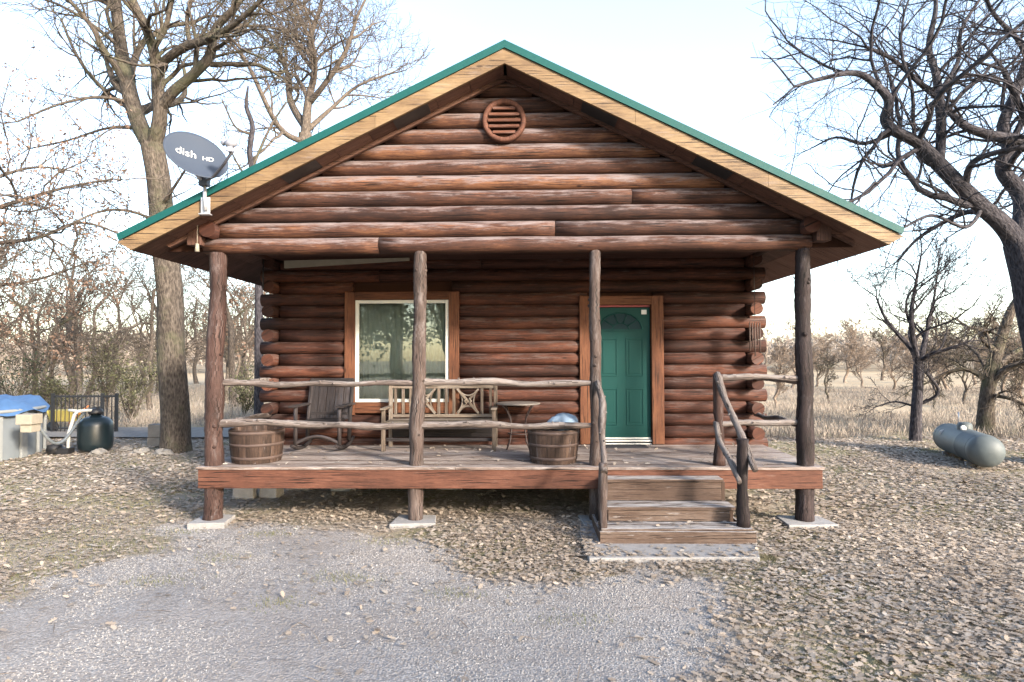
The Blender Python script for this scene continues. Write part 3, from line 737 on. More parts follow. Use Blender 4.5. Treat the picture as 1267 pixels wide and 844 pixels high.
bk = at(246, 220, YO-.08); m = MB(); m.box(bk-Vector((.05, .04, .05)), bk+Vector((.05, .05, .06))); m.build('tilt_bracket', 'dark_metal', dish, bevel=.005)
m = MB(); tip = at(282, 181, 6.75); m.tube([at(249, 217, 7.02), at(257, 214, 7.0), at(270, 199, 6.88), tip], .017, 8); m.build('feed_arm', 'dark_metal', dish)
m = MB(); lh = at(279, 171, 6.75)
m.lathe(lh, [(0, -.055), (.04, -.05), (.055, 0), (.05, .06), (.0, .075)], 14, .5, Matrix.Rotation(R(70), 3, 'Y'))
m.lathe(lh+Vector((-.075, .02, .02)), [(0, -.04), (.03, -.035), (.034, .03), (0, .035)], 12, .5, Matrix.Rotation(R(60), 3, 'Y'))
m.box(lh+Vector((-.02, -.03, -.1)), lh+Vector((.03, .03, -.01))); m.build('receiver_head', 'lnb', dish)

# ------------------------------------------------------------------ porch furniture
def barrel(label, x, y, r, h, seed):
    t = thing('barrel_planter', label, 'barrel', (x, y, DZ), 'half barrel planters on the porch'); rr = random.Random(seed)
    tn = [rr.random() for _ in range(40)]
    def rad(z): return r*(.82+.18*math.sin(.35+z/h*1.25))
    m = MB(); N = 40; NZ = 8
    pr = [(rad(h*i/NZ), .004+h*i/NZ) for i in range(NZ+1)]+[(rad(h)-.025, h+.004), (rad(h)-.03, h-.07)]
    b0 = len(m.v)
    for q, (a_, z) in enumerate(pr):
        for k in range(N*2):
            th = 2*math.pi*(k//2+(.04 if k % 2 == 0 else .96))/N; m.v.append(Vector((x+a_*math.cos(th), y+a_*math.sin(th), DZ+z)))
        
    for i in range(len(pr)-1):
        for k in range(N*2):
            k2 = (k+1) % (N*2); m.face((b0+i*N*2+k, b0+i*N*2+k2, b0+(i+1)*N*2+k2, b0+(i+1)*N*2+k), [(pr[i][1]+k//2*.7, k*.03), (pr[i][1]+k//2*.7, k*.03+.03), (pr[i+1][1]+k//2*.7, k*.03+.03), (pr[i+1][1]+k//2*.7, k*.03)], tn[k//2] if k % 2 == 0 else .0)
    m.build('stave_wall', 'barrel', t)
    for z0, z1 in ((.05, .09), (h*.52, h*.52+.035), (h-.055, h-.015)):
        m = MB(); m.lathe((x, y, DZ), [(rad(z0)-.004, z0), (rad(z0)+.004, z0), (rad(z1)+.004, z1), (rad(z1)-.004, z1)], 48); m.build('hoop', 'hoop', t)
    m = MB(); m.lathe((x, y, DZ), [(.001, h-.06), (r*.5, h-.065), (rad(h)-.03, h-.075)], 30); m.build('soil', 'soil', t)
    return t
barrel('half barrel planter in the left corner of the porch', -3.56, 8.10, .345, .43, 1)
barrel('half barrel planter with a blue grey stone on top, beside the door', .36, 8.05, .335, .43, 2)
# lump of stone in the planter
m = MB(); rr = random.Random(4); sc = Vector((.49, 8.05, DZ+.47)); NR_, NS_ = 8, 14
for i in range(NR_+1):
    for k in range(NS_):
        ph = math.pi*i/NR_; th = 2*math.pi*k/NS_; q = 1+.16*math.sin(3*th+i)+.1*rr.uniform(-1, 1)*math.sin(ph)
        m.v.append(sc+Vector((.2*q*math.sin(ph)*math.cos(th), .14*q*math.sin(ph)*math.sin(th), .115*q*math.cos(ph)+.03)))
for i in range(NR_):
    for k in range(NS_): k2 = (k+1) % NS_; m.face((i*NS_+k, (i+1)*NS_+k, (i+1)*NS_+k2, i*NS_+k2), [(0, 0)]*4, .5, True)
tag(m.build('stone', 'bluestone'), 'blue grey rounded stone lying in the barrel beside the door', 'stone')

def V3(*a): return Vector(a)
def rocking_chair():
    x, y = -3.02, 9.15; t = thing('rocking_chair', 'dark wooden rocking chair with solid plank back left of the window', 'rocking chair', (x, y, DZ))
    w_ = .37
    m = MB(); m.box((x-.26, y-.26, DZ+.40), (x+.26, y+.24, DZ+.44)); m.build('seat', 'rocker', t, bevel=.01)
    m = MB()
    for k in range(5): m.bar(V3(x-.26+k*.13, y+.24, DZ+.42), V3(x-.26+k*.13, y+.40, DZ+.96), .125, .018, .5+.1*k, V3(0, 1, 0))
    m.bar(V3(x-.33, y+.405, DZ+1.0), V3(x+.33, y+.405, DZ+1.0), .035, .09, .4)
    m.bar(V3(x-.29, y+.26, DZ+.50), V3(x+.29, y+.26, DZ+.50), .02, .06, .3); m.build('backrest', 'rocker', t, bevel=.006)
    for s_ in (-1, 1):
        m = MB(); m.tube([V3(x+s_*.32, y+.22, DZ+.10), V3(x+s_*.32, y+.27, DZ+.5), V3(x+s_*.32, y+.42, DZ+1.03)], [.03, .032, .03], 10); m.build('back_post', 'rocker', t)
        m = MB(); m.tube([V3(x+s_*.32, y-.27, DZ+.08), V3(x+s_*.32, y-.27, DZ+.64)], .028, 10); m.build('leg', 'rocker', t)
        m = MB(); m.bar(V3(x+s_*.345, y-.36, DZ+.655), V3(x+s_*.345, y+.30, DZ+.655), .11, .03, .6); m.build('armrest', 'rocker', t, bevel=.008)
        m = MB(); pts = [V3(x+s_*.32, y-.42+k*.09, DZ+.028+.13*((k-5)/5.5)**2*(1 if k > 4 else .7)) for k in range(12)]; m.tube(pts, .026, 8); m.build('rocker', 'rocker', t)
    m = MB(); m.tube([V3(x-.32, y-.27, DZ+.12)]+[V3(x-.3+.06*k, y-.27, DZ+.13+.09*math.sin(math.pi*k/10)) for k in range(11)]+[V3(x+.32, y-.27, DZ+.12)], .025, 8); m.build('stretcher', 'rocker', t)
rocking_chair()
def bench():
    Yb = 9.42; s_ = F/Yb; x0, x1 = (481-VX)/s_, (615-VX)/s_; xc = (x0+x1)/2
    t = thing('porch_bench', 'wooden slat bench with crossed carved back panels under the window', 'bench', (xc, 9.15, DZ))
    zt_, zb_ = DZ+.92, DZ+.47
    m = MB(); m.bar(V3(x0+.03, Yb, zt_), V3(x1-.03, Yb, zt_), .035, .07, .8); m.bar(V3(x0+.03, Yb, zb_), V3(x1-.03, Yb, zb_), .03, .05, .7)
    m.build('back_rail', 'bench', t, bevel=.006)
    Wd = x1-x0
    slots = [.06, .13, .20, .46, .53, .60, .86, .94]
    for f_ in slots:
        m = MB(); X = x0+Wd*f_; m.box((X-.022, Yb-.011, zb_+.026), (X+.022, Yb+.011, zt_-.036)); m.build('back_slat', 'bench', t, bevel=.003)
    for f0, f1 in ((.225, .435), (.625, .835)):
        a_, b_ = x0+Wd*f0, x0+Wd*f1; cx, cz = (a_+b_)/2, (zt_+zb_)/2; hw, hz = (b_-a_)/2-.01, (zt_-zb_)/2-.035
        m = MB()
        m.bar(V3(cx-hw, Yb, cz-hz), V3(cx+hw, Yb, cz+hz), .02, .035, .8, V3(0, 0, 1)); m.bar(V3(cx-hw, Yb-.021, cz+hz), V3(cx+hw, Yb-.021, cz-hz), .02, .035, .8, V3(0, 0, 1))
        for sx in (-1, 1):      # curved leaves left and right, above and below
            m.tube([V3(cx+sx*(hw-.005-.075*math.sin(math.pi*k/10)), Yb, cz-hz+2*hz*k/10) for k in range(11)], .014, 6, .8)
            m.tube([V3(cx-hw+2*hw*k/10, Yb, cz+sx*(hz-.01-.10*math.sin(math.pi*k/10))) for k in range(11)], .014, 6, .8)
            m.tube([V3(cx+sx*.02, Yb-.03, cz-.04), V3(cx+sx*.05, Yb-.03, cz), V3(cx+sx*.02, Yb-.03, cz+.04)], .016, 6, .9)
        m.build('crossed_panel', 'bench', t)
    for k in range(5):
        m = MB(); y = 8.92+k*.1; m.box((x0+.04, y, DZ+.405), (x1-.04, y+.085, DZ+.428)); m.build('seat_slat', 'bench', t, bevel=.004)
    m = MB(); m.bar(V3(x0+.05, 8.93, DZ+.36), V3(x1-.05, 8.93, DZ+.36), .025, .08, .3); m.bar(V3(x0+.05, 9.0, DZ+.16), V3(x1-.05, 9.0, DZ+.16), .03, .05, .3); m.bar(V3(x0+.06, 9.38, DZ+.25), V3(x1-.06, 9.38, DZ+.25), .025, .2, .2)
    m.build('apron', 'rocker', t, bevel=.004)
    for X in (x0+.025, x1-.025):
        for y, h_ in ((8.93, .60), (Yb, .95)):
            m = MB(); m.box((X-.028, y-.028, DZ), (X+.028, y+.028, DZ+h_)); m.build('leg', 'bench', t, bevel=.004)
        m = MB(); m.box((X-.04, 8.86, DZ+.60), (X+.04, Yb-.03, DZ+.625)); m.build('armrest', 'bench', t, bevel=.005)
bench()
def side_table():
    x, y = (641-VX)/F*9.3, 9.25; t = thing('side_table', 'small round metal side table with curved legs beside the bench', 'table', (x, y, DZ))
    H = .68; m = MB(); m.lathe((x, y, DZ), [(.001, H), (.31, H), (.33, H-.005), (.33, H-.02), (.31, H-.025), (.001, H-.025)], 36); m.build('table_top', 'table_top', t)
    for k in range(4):
        a_ = R(45+90*k); d_ = V3(math.cos(a_), math.sin(a_), 0); m = MB()
        m.tube([V3(x, y, DZ)+d_*r_+V3(0, 0, z) for r_, z in ((.32, H-.03), (.25, H-.09), (.17, H-.22), (.14, H-.38), (.17, .12), (.24, .0))], .012, 8); m.build('leg', 'table_metal', t)
    m = MB(); m.tube([V3(x+.155*math.cos(k*.262), y+.155*math.sin(k*.262), DZ+.22) for k in range(25)], .009, 6); m.build('ring', 'table_metal', t)
side_table()
def chime():
    c = at(932, 394, 9.15); t = thing('wind_chime', 'rusty wind chime hanging at the right corner of the cabin', 'wind chime', (c.x, 9.15, c.z))
    m = MB(); m.box((c.x-.09, 9.11, c.z-.015), (c.x+.09, 9.19, c.z+.02)); m.build('top_board', 'rim', t, bevel=.005)
    m = MB(); m.tube([(c.x, 9.15, c.z+.01), (c.x, 9.15, 3.62)], .004, 6); m.build('cord', 'black_metal', t)
    for k in range(5):
        m = MB(); x = c.x-.075+k*.037; L = (.42, .36, .5, .33, .45)[k]; m.tube([(x, 9.15, c.z-.02), (x, 9.15, c.z-.08)], .002, 5); m.tube([(x, 9.15, c.z-.08), (x, 9.15, c.z-.08-L)], .010, 8); m.build('chime_tube', 'hoop', t)
chime()
m = MB(); c = at(238, 300, YO+.25); m.tube([(c.x, c.y, c.z-.08), (c.x, c.y, c.z+.02)], [.028, .02], 10); m.tube([(c.x, c.y, c.z+.02), (c.x, c.y, c.z+.30)], .005, 6)
tag(m.build('eave_ornament', 'cream'), 'small cream ornament hanging under the left eave near the dish', 'ornament')
m = MB(); m.box((DX0-.01+.15, 9.2, DZ+.003), (DX1-.12, 9.52, DZ+.016)); tag(m.build('door_mat', 'rubber'), 'dark thin mat on the deck in front of the green door', 'door mat')

for k, (X, Y, h_, lab) in enumerate([(-4.22, 9.2, .24, 'pale concrete block on the ground outside the left end of the cabin base'), (-3.86, 9.3, .20, 'lower pale concrete block under the left end of the porch')]):
    m = MB(); m.box((X-.15, Y-.1, -.03), (X+.15, Y+.1, h_), None, Matrix.Rotation(R(8-20*k), 3, 'Z')); tag(m.build('concrete_block', 'concrete', None, bevel=.012), lab, 'block')
# ------------------------------------------------------------------ yard things
def pool():
    cx, cy, r = -12.9, 12.8, 2.12; t = thing('above_ground_pool', 'round pale grey above ground pool under a blue cover', 'pool', (cx, cy, 0))
    m = MB(); m.lathe((cx, cy, 0), [(r, -.02), (r, .98)], 96)
    m.build('pool_wall', 'pool_wall', t)
    m = MB(); m.lathe((cx, cy, 0), [(r-.1, .97), (r+.09, .965), (r+.10, 1.0), (r+.07, 1.03), (r-.1, 1.03)], 96); m.build('top_rail', 'pool_trim', t)
    for k in range(22):
        a_ = 2*math.pi*(k+.3)/22; m = MB(); d_ = V3(math.cos(a_), math.sin(a_), 0); p_ = V3(cx, cy, 0)+d_*(r+.035)
        m.bar(p_+V3(0, 0, -.02), p_+V3(0, 0, .965), .17, .06, .5, d_); m.build('upright', 'pool_trim', t, bevel=.01)
    m = MB(); N = 40; rr = random.Random(9); NRr = 12
    for i in range(NRr+1):
        for k in range(N*2):
            f_ = i/NRr; th = math.pi*k/N; rd = (r+.12)*f_ if f_ < 1 else r+.13
            z = 1.04+.10*math.sin(th*3+f_*7)*f_*(1-f_)*2+.05*math.sin(th*11+f_*9)*f_+.04*rr.uniform(-1, 1)*f_+(.14 if f_ < .95 else .02)*f_**.3
            if i == NRr: z = .93+.05*math.sin(th*13)+.02*rr.random()
            m.v.append(V3(cx+rd*math.cos(th), cy+rd*math.sin(th), z))
    for i in range(NRr):
        for k in range(N*2): k2 = (k+1) % (N*2); m.face((i*N*2+k, (i+1)*N*2+k, (i+1)*N*2+k2, i*N*2+k2), [(0, 0)]*4, .5, True)
    m.build('pool_cover', 'pool_cover', t)
    p_ = at(22, 528, 12.05); m = MB(); m.box((p_.x-.16, 12.0, .78), (p_.x+.16, 12.3, .98)); m.box((p_.x-.1, 12.05, .62), (p_.x+.12, 12.3, .78)); m.build('skimmer_box', 'cream', t, bevel=.01)
pool()
def sand_filter():
    x, y = (112-VX)/F*13.7, 13.7; t = thing('pool_filter', 'dark teal pool sand filter tank with white pipe beside the pool', 'filter tank', (x, y, 0))
    m = MB(); m.lathe((x, y, 0), [(.001, .02), (.28, .02), (.33, .08), (.345, .2), (.345, .58), (.32, .67), (.25, .75), (.14, .79), (.1, .8), (.1, .86), (.001, .86)], 32); m.build('tank', 'filter', t)
    m = MB(); m.lathe((x, y, 0), [(.001, .84), (.14, .84), (.15, .88), (.12, .95), (.05, .98), (.001, .98)], 20); m.bar(V3(x-.15, y, .96), V3(x+.12, y, 1.0), .05, .03); m.build('valve', 'black_metal', t)
    m = MB(); m.tube([V3(x-.02, y-.1, .93), V3(x-.18, y-.3, .93), V3(x-.22, y-.36, .86), V3(x-.3, y-.42, .45), V3(x-.31, y-.42, .06)], .035, 10); m.tube([V3(x-.4, y-.3, .95), V3(x-.12, y-.28, .92)], .03, 8); m.build('pipe', 'white', t)
    m = MB(); m.lathe((x-.62, y-.4, 0), [(.001, .02), (.14, .02), (.16, .1), (.14, .2), (.001, .22)], 16); m.box((x-.6, y-.5, .02), (x-.25, y-.3, .14)); m.build('pump', 'black_metal', t)
    a_ = at(34, 527, 12.2); pts = []
    e_ = V3(x-.18, y-.1, .88); 
    for k in range(21):
        f_ = k/20; p_ = a_.lerp(e_, f_); p_.z = (1-f_)*.85+f_*.88-.62*math.sin(math.pi*f_)**1.2*(1.15-f_*.5); p_.z = max(p_.z, .06); pts.append(p_)
    m = MB(); m.tube(pts, .03, 8); m.build('hose', 'dark_metal' if False else 'pool_wall', t)
sand_filter()
def metal_fence():
    Y = 17.0; x0, x1, x2 = (57-VX)/F*Y, (120-VX)/F*Y, (138-VX)/F*Y; t = thing('metal_fence', 'black metal picket fence behind the pool filter', 'fence', (x0, Y, 0))
    H = 1.06
    for x in (x0, x1, x2):
        m = MB(); m.box((x-.035, Y-.035, -.05), (x+.035, Y+.035, H+.06)); m.build('fence_post', 'black_metal', t)
    for a_, b_ in ((x0, x1), (x1, x2)):
        m = MB(); m.box((a_, Y-.015, H-.05), (b_, Y+.015, H)); m.box((a_, Y-.015, .12), (b_, Y+.015, .16)); m.build('fence_rail', 'black_metal', t)
        n = max(2, int((b_-a_)/.11)); m = MB()
        for k in range(1, n): X = a_+(b_-a_)*k/n; m.box((X-.01, Y-.01, .05), (X+.01, Y+.01, H+.02))
        m.build('pickets', 'black_metal', t)
metal_fence()
def yellow_cart():
    Y = 16.2; x = (76-VX)/F*Y; t = thing('yellow_cart', 'faded yellow plastic yard cart standing behind the black fence', 'cart', (x, Y+1.3, 0)); Y += 1.3
    x = (76-VX)/F*Y
    m = MB(); m.prism([(x-.45, .62), (x-.32, .3), (x+.25, .3), (x+.42, .62)], Y-.25, Y+.25); m.build('tub', 'yellow', t, bevel=.02)
    m = MB(); m.lathe((x-.2, Y-.3, .16), [(.001, -.03), (.16, -.03), (.16, .03), (.001, .03)], 16, .5, Matrix.Rotation(R(90), 3, 'X')); m.build('wheel', 'black_metal', t)
    m = MB(); m.tube([V3(x+.3, Y-.2, .35), V3(x+.75, Y-.2, .75)], .02, 8); m.tube([V3(x+.2, Y-.2, .3), V3(x+.2, Y-.2, 0)], .02, 8); m.build('handle', 'orange', t)
yellow_cart()
def rock(px, py, s_, label, seed, grp='edging rocks by the pool filter'):
    X, Y = gp(px, py); rr = random.Random(seed); m = MB(); N1, N2 = 7, 11; ph_ = [rr.random()*6 for _ in range(4)]
    for i in range(N1+1):
        for k in range(N2):
            ph = math.pi*i/N1; th = 2*math.pi*k/N2; q = 1+.22*math.sin(2*th+ph_[0])+.15*math.sin(3*th+ph_[1]+i)+.22*rr.uniform(-1, 1)*math.sin(ph)
            m.v.append(V3(X+s_*q*math.sin(ph)*math.cos(th), Y+.7*s_*q*math.sin(ph)*math.sin(th), .25*s_+.45*s_*q*math.cos(ph)))
    for i in range(N1):
        for k in range(N2): k2 = (k+1) % N2; m.face((i*N2+k, (i+1)*N2+k, (i+1)*N2+k2, i*N2+k2), [(0, 0)]*4, .5, False)
    tag(m.build('rock', 'stone'), label, 'rock', grp)
for k, (px, py, s_, lab) in enumerate([(116, 562, .17, 'long flat pale edging rock in front of the pool filter'), (150, 557, .12, 'small edging rock midway between filter and big oak'), (172, 560, .15, 'edging rock just left of the concrete block'),
                                      (198, 562, .17, 'pale edging rock at the foot of the big oak'), (135, 551, .10, 'smallest rock just right of the pool filter')]):
    rock(px, py, s_, lab, k)
m = MB(); X, Y = gp(190, 551); m.box((X-.17, Y-.12, -.02), (X+.17, Y+.12, .2)); m.box((X-.165, Y-.115, .205), (X+.165, Y+.115, .52)); tag(m.build('concrete_block', 'stone', None, bevel=.015), 'upright pale concrete block left of the big oak trunk', 'block')
def propane():
    a_ = V3(8.36, 11.30, .33); b_ = V3(9.20, 13.7, .33); d_ = (b_-a_); L = d_.length; d_.normalize(); r = .30
    t = thing('propane_tank', 'blue grey horizontal propane tank lying on the leafy lawn', 'propane tank', ((a_.x+b_.x)/2, (a_.y+b_.y)/2, 0))
    rot = Matrix((d_.cross(V3(0, 0, 1)).normalized(), V3(0, 0, 1), d_)).transposed()
    n = 10; pr = [(max(.002, r*math.sin(k/n*math.pi/2)), .22-.22*math.cos(k/n*math.pi/2)) for k in range(n+1)]
    pr += [(r, .22+(L-.44)*.33), (r+.004, .22+(L-.44)*.335), (r, .22+(L-.44)*.345), (r, L-.22)]+[(max(.002, r*math.cos(k/n*math.pi/2)), L-.22+.22*math.sin(k/n*math.pi/2)) for k in range(1, n+1)]
    m = MB(); m.lathe(a_, pr, 36, .5, rot); m.build('tank_body', 'propane', t)
    for f_ in (.12, .88):
        m = MB(); m.lathe(a_+d_*L*f_, [(r-.002, -.008), (r+.004, -.004), (r+.004, .004), (r-.002, .008)], 36, .5, rot); m.build('weld_seam', 'propane', t)
    c = a_+d_*L*.52+V3(0, 0, r-.02); m = MB(); m.lathe(c, [(.13, -.02), (.13, .08), (.11, .12), (.07, .14), (.001, .145)], 24); m.build('valve_dome', 'propane', t)
    m = MB(); q = c+V3(-.13, -.15, .04); m.lathe(q, [(.001, .012), (.055, .01), (.055, -.02)], 16, .5, Matrix.Rotation(R(75), 3, 'X')); m.build('gauge', 'white', t)
    m = MB(); q = a_+d_*L*.78; q = q+V3(-.27, -.05, .14); m.lathe(q, [(.001, .008), (.07, .006), (.07, -.02)], 16, .5, Matrix.Rotation(R(80), 3, 'X') @ Matrix.Rotation(R(-40), 3, 'Y')); m.build('round_badge', 'white', t)
    m = MB(); m.tube([c+d_*.35, c+d_*.35+V3(0, 0, .32)], .012, 6); m.build('vent_pipe', 'galv', t)
    for f_ in (.22, .78):
        q = a_+d_*L*f_; m = MB(); sd_ = d_.cross(V3(0, 0, 1)); m.bar(q-sd_*.22+V3(0, 0, -.31), q+sd_*.22+V3(0, 0, -.31), .1, .1, .5); m.build('foot', 'concrete', t)
propane()
# pale gravel track behind the left oak
m = MB(); P_ = [(-22, 16.2), (-14, 15.9), (-9, 15.7), (-5, 15.8), (-4.4, 16.3), (-4.4, 17.6), (-9, 18.0), (-14, 18.1), (-22, 18.3)]
m.v = [Vector((x, y, .055+.0*x)) for x, y in P_]; m.face(list(range(len(P_))), P_, .5); po = m.build('path', 'concrete'); po['kind'] = 'structure'
bpy.data.objects['path'].data.materials[0] = M['stone']
# ------------------------------------------------------------------ trees
def nrm(v): return v/max(1e-9, np.linalg.norm(v))
class Tree:
    def __init__(s, seed, wob=.28, up=.05, rmin=.004, ratio=.55, seg=.35, dens=1.0, amin=28, amax=65, maxlvl=5):
        s.g = np.random.default_rng(seed); s.br = []; s.tips = []; s.wob = wob; s.up = up; s.rmin = rmin; s.ratio = ratio; s.seg = seg; s.dens = dens; s.amin = amin; s.amax = amax; s.maxlvl = maxlvl; s.lim = -9
    def grow(s, p, d, r, L, lvl):
        g = s.g; n = max(3, int(round(L/(s.seg*(.75**lvl)+.05)))); st = L/n; pts = [p]; rad = [r]; d = nrm(d); r1 = max(s.rmin*.7, r*.3)
        curl = g.normal(0, 1, 3)*.06
        for i in range(n):
            d = nrm(d+g.normal(0, s.wob, 3)*.75+curl+np.array((0, 0, s.up))); p = p+d*st
            if s.lim > -9 and p[0]/p[1] < s.lim+g.uniform(-.05, .05): break
            pts.append(p); rad.append(r+(r1-r)*((i+1)/n)**.8)
        if len(pts) > 2: s.add(np.array(pts), np.array(rad), lvl)
    def add(s, pts, rad, lvl, t0=.15, spawn=True, end=True):
        s.br.append((pts, rad, lvl)); g = s.g
        if not spawn or lvl >= s.maxlvl: s.tips.append(pts[-1]); s.tips.append(pts[len(pts)//2]); return
        L = np.linalg.norm(np.diff(pts, axis=0), axis=1).sum(); n = len(pts)-1
        cnt = int(round(s.dens*(2.2+L*(1.0+lvl*1.1)))); cnt = min(cnt, 26)
        for c in range(cnt):
            t = t0+(1-t0)*(c+g.random())/cnt; f = t*n; i = min(int(f), n-1); q = pts[i]+(pts[i+1]-pts[i])*(f-i); rr = rad[i]+(rad[i+1]-rad[i])*(f-i)
            d = nrm(pts[i+1]-pts[i]); a = nrm(np.cross(d, g.normal(0, 1, 3))); ang = math.radians(g.uniform(s.amin, s.amax))
            cd = d*math.cos(ang)+a*math.sin(ang); cr = rr*g.uniform(.38, .72)
            if cr < s.rmin: 
                cr = s.rmin
                if lvl >= s.maxlvl-1 and g.random() < .3: continue
            cl = min(L*g.uniform(.35, .75)*(1.05-.4*t), cr*95+.25)
            s.grow(q, cd, cr, max(.12, cl), max(lvl+1, 0))
        if end:
            d = nrm(pts[-1]-pts[-2])
            for _ in range(2): s.grow(pts[-1], nrm(d+g.normal(0, .35, 3)), max(rad[-1]*.85, s.rmin), L*g.uniform(.3, .5), lvl+1)
    def mesh(s, name, sel, mat, parent, nmap=(10, 7, 5, 4, 3, 3, 3)):
        Vs = []; Fs = []; UV = []; base = 0; T = []
        for pts, rad, lvl in s.br:
            if not sel(lvl): continue
            n = nmap[min(max(lvl, 0), 6)]; k = len(pts); tg = np.gradient(pts, axis=0); tg /= np.maximum(1e-9, np.linalg.norm(tg, axis=1))[:, None]
            a = np.empty_like(tg); pr = nrm(np.cross(tg[0], (.31, .77, .55)))
            for i in range(k): pr = nrm(pr-tg[i]*pr.dot(tg[i])); a[i] = pr
            b_ = np.cross(tg, a); th = np.arange(n)*2*math.pi/n
            lump = 1+(.07*np.sin(3*th[None]+pts[:, 2:3]*2.3) if n > 6 else 0)
            V_ = pts[:, None]+(a[:, None]*np.cos(th)[None, :, None]+b_[:, None]*np.sin(th)[None, :, None])*(rad[:, None]*lump)[..., None]
            Vs.append(V_.reshape(-1, 3)); ii, kk = np.meshgrid(np.arange(k-1), np.arange(n), indexing='ij'); k2 = (kk+1) % n
            Fs.append(np.stack([base+ii*n+kk, base+ii*n+k2, base+(ii+1)*n+k2, base+(ii+1)*n+kk], -1).reshape(-1, 4))
            Ls = np.concatenate([[0], np.cumsum(np.linalg.norm(np.diff(pts, axis=0), axis=1))]); R_ = np.maximum(rad, .01)*2*math.pi/n
            u0 = Ls[ii]; u1 = Ls[ii+1]; v0 = kk*R_[ii]; v1 = (kk+1)*R_[ii]
            UV.append(np.stack([np.stack([u0, v0], -1), np.stack([u0, v1], -1), np.stack([u1, v1], -1), np.stack([u1, v0], -1)], -2).reshape(-1, 2)); base += len(V_.reshape(-1, 3))
        V_ = np.concatenate(Vs); F_ = np.concatenate(Fs); UV = np.concatenate(UV)
        me = bpy.data.meshes.new(name); me.vertices.add(len(V_)); me.vertices.foreach_set('co', V_.astype(np.float32).ravel())
        me.loops.add(F_.size); me.loops.foreach_set('vertex_index', F_.ravel().astype(np.int32)); me.polygons.add(len(F_))
        me.polygons.foreach_set('loop_start', np.arange(0, F_.size, 4, dtype=np.int32)); me.polygons.foreach_set('loop_total', np.full(len(F_), 4, dtype=np.int32))
        me.polygons.foreach_set('use_smooth', np.ones(len(F_), bool)); me.update(calc_edges=True)
        me.uv_layers.new(name='UVMap').data.foreach_set('uv', UV.astype(np.float32).ravel()); me.materials.append(M[mat])
        o = bpy.data.objects.new(name, me); COL.objects.link(o); attach(o, parent); return o
def spline(pts, rad, k=5):
    P_ = np.array(pts, float); n = len(P_); out = []; ro = []
    for i in range(n-1):
        p0, p1, p2, p3 = P_[max(i-1, 0)], P_[i], P_[i+1], P_[min(i+2, n-1)]
        for q in range(k):
            t = q/k; out.append(.5*((2*p1)+(-p0+p2)*t+(2*p0-5*p1+4*p2-p3)*t*t+(-p0+3*p1-3*p2+p3)*t**3)); ro.append(rad[i]+(rad[i+1]-rad[i])*t)
    out.append(P_[-1]); ro.append(rad[-1]); return np.array(out), np.array(ro)
def traced(T, lst, Y, lvl=0, dmax=1.2, t0=.2, spawn=True):
    "lst: (px,py,radius,depth offset) points of a limb as it stands at distance Y"
    P_ = [tuple(at(x, y, Y+dy)) for x, y, r, dy in lst]; p, r = spline(P_, [q[2] for q in lst]); T.add(p, r, lvl, t0, spawn)
def leafcloud(name, C, n, spread, size, mat, parent, seed=0, T=LEAF6, cut=None):
    g = np.random.default_rng(seed); C = np.array(C); idx = g.integers(0, len(C), n); P_ = C[idx]+g.normal(0, spread, (n, 3))
    tone = np.clip(g.normal(.5, .22, n), 0, 1)
    return np_mesh(name, scatter(T, P_, g.uniform(.7, 1.3, n)*size, g.uniform(0, 6.3, n), g.uniform(0, 2.6, n), g.uniform(0, 6.3, n)), len(T), tone, mat, parent)

# big oak left of the cabin
ty = 13.7; oakL = thing('oak_tree', 'tall bare oak with forked trunk standing left of the cabin', 'tree', (*gp(213, 558), 0))
T = Tree(21, wob=.24, up=.03, rmin=.007, seg=.4, dens=.72, maxlvl=4)
traced(T, [(214, 566, .44, 0), (213, 545, .36, 0), (211, 500, .335, 0), (208, 440, .32, 0), (203, 360, .31, 0), (196, 290, .29, 0), (188, 225, .28, 0), (179, 172, .27, 0)], ty, 0, spawn=False)
traced(T, [(179, 176, .2, 0), (165, 150, .20, .1), (150, 110, .19, .2), (140, 65, .165, .3), (134, 20, .14, .4), (128, -40, .12, .6), (135, -110, .07, .8)], ty, 1)
traced(T, [(182, 172, .19, 0), (189, 135, .165, -.2), (186, 100, .145, -.3), (184, 70, .135, -.3), (172, 30, .11, -.5), (150, -20, .08, -.7), (140, -70, .05, -.8)], ty, 1)
traced(T, [(188, 128, .13, -.2), (205, 105, .125, -.4), (232, 82, .115, -.6), (252, 58, .11, -.8), (258, 25, .09, -.9), (280, 0, .075, -1.1), (310, -40, .05, -1.3)], ty, 1)
traced(T, [(185, 72, .10, -.3), (205, 56, .105, -.6), (225, 45, .1, -.8), (250, 38, .085, -1.1), (275, 24, .07, -1.4), (300, 4, .055, -1.7), (330, -25, .03, -2)], ty, 1)
traced(T, [(252, 70, .07, -.7), (285, 70, .055, -.5), (315, 72, .045, -.3), (345, 88, .03, 0)], ty, 2)
traced(T, [(148, 100, .1, .2), (130, 70, .085, 0), (112, 45, .075, -.3), (100, 20, .06, -.5), (70, -15, .04, -.8)], ty, 1)
traced(T, [(155, 128, .09, .2), (125, 108, .06, .7), (95, 78, .05, 1), (75, 45, .04, 1.3), (60, 10, .03, 1.5)], ty, 2)
traced(T, [(152, 118, .06, .2), (110, 110, .04, -.3), (60, 118, .03, -.7), (5, 140, .02, -1.2)], ty, 2)
traced(T, [(160, 150, .06, .2), (120, 150, .035, .6), (70, 165, .03, 1.2), (20, 175, .02, 1.6)], ty, 2)
traced(T, [(190, 130, .06, -.2), (178, 60, .07, -.6), (195, 20, .06, -.8), (205, -30, .04, -1)], ty, 2)
traced(T, [(226, 46, .06, -.8), (222, 10, .05, -.8), (232, -30, .04, -1)], ty, 2)
traced(T, [(205, 290, .05, 0), (170, 262, .035, -.8), (120, 255, .03, -1.6), (60, 280, .02, -2.2)], ty, 2)
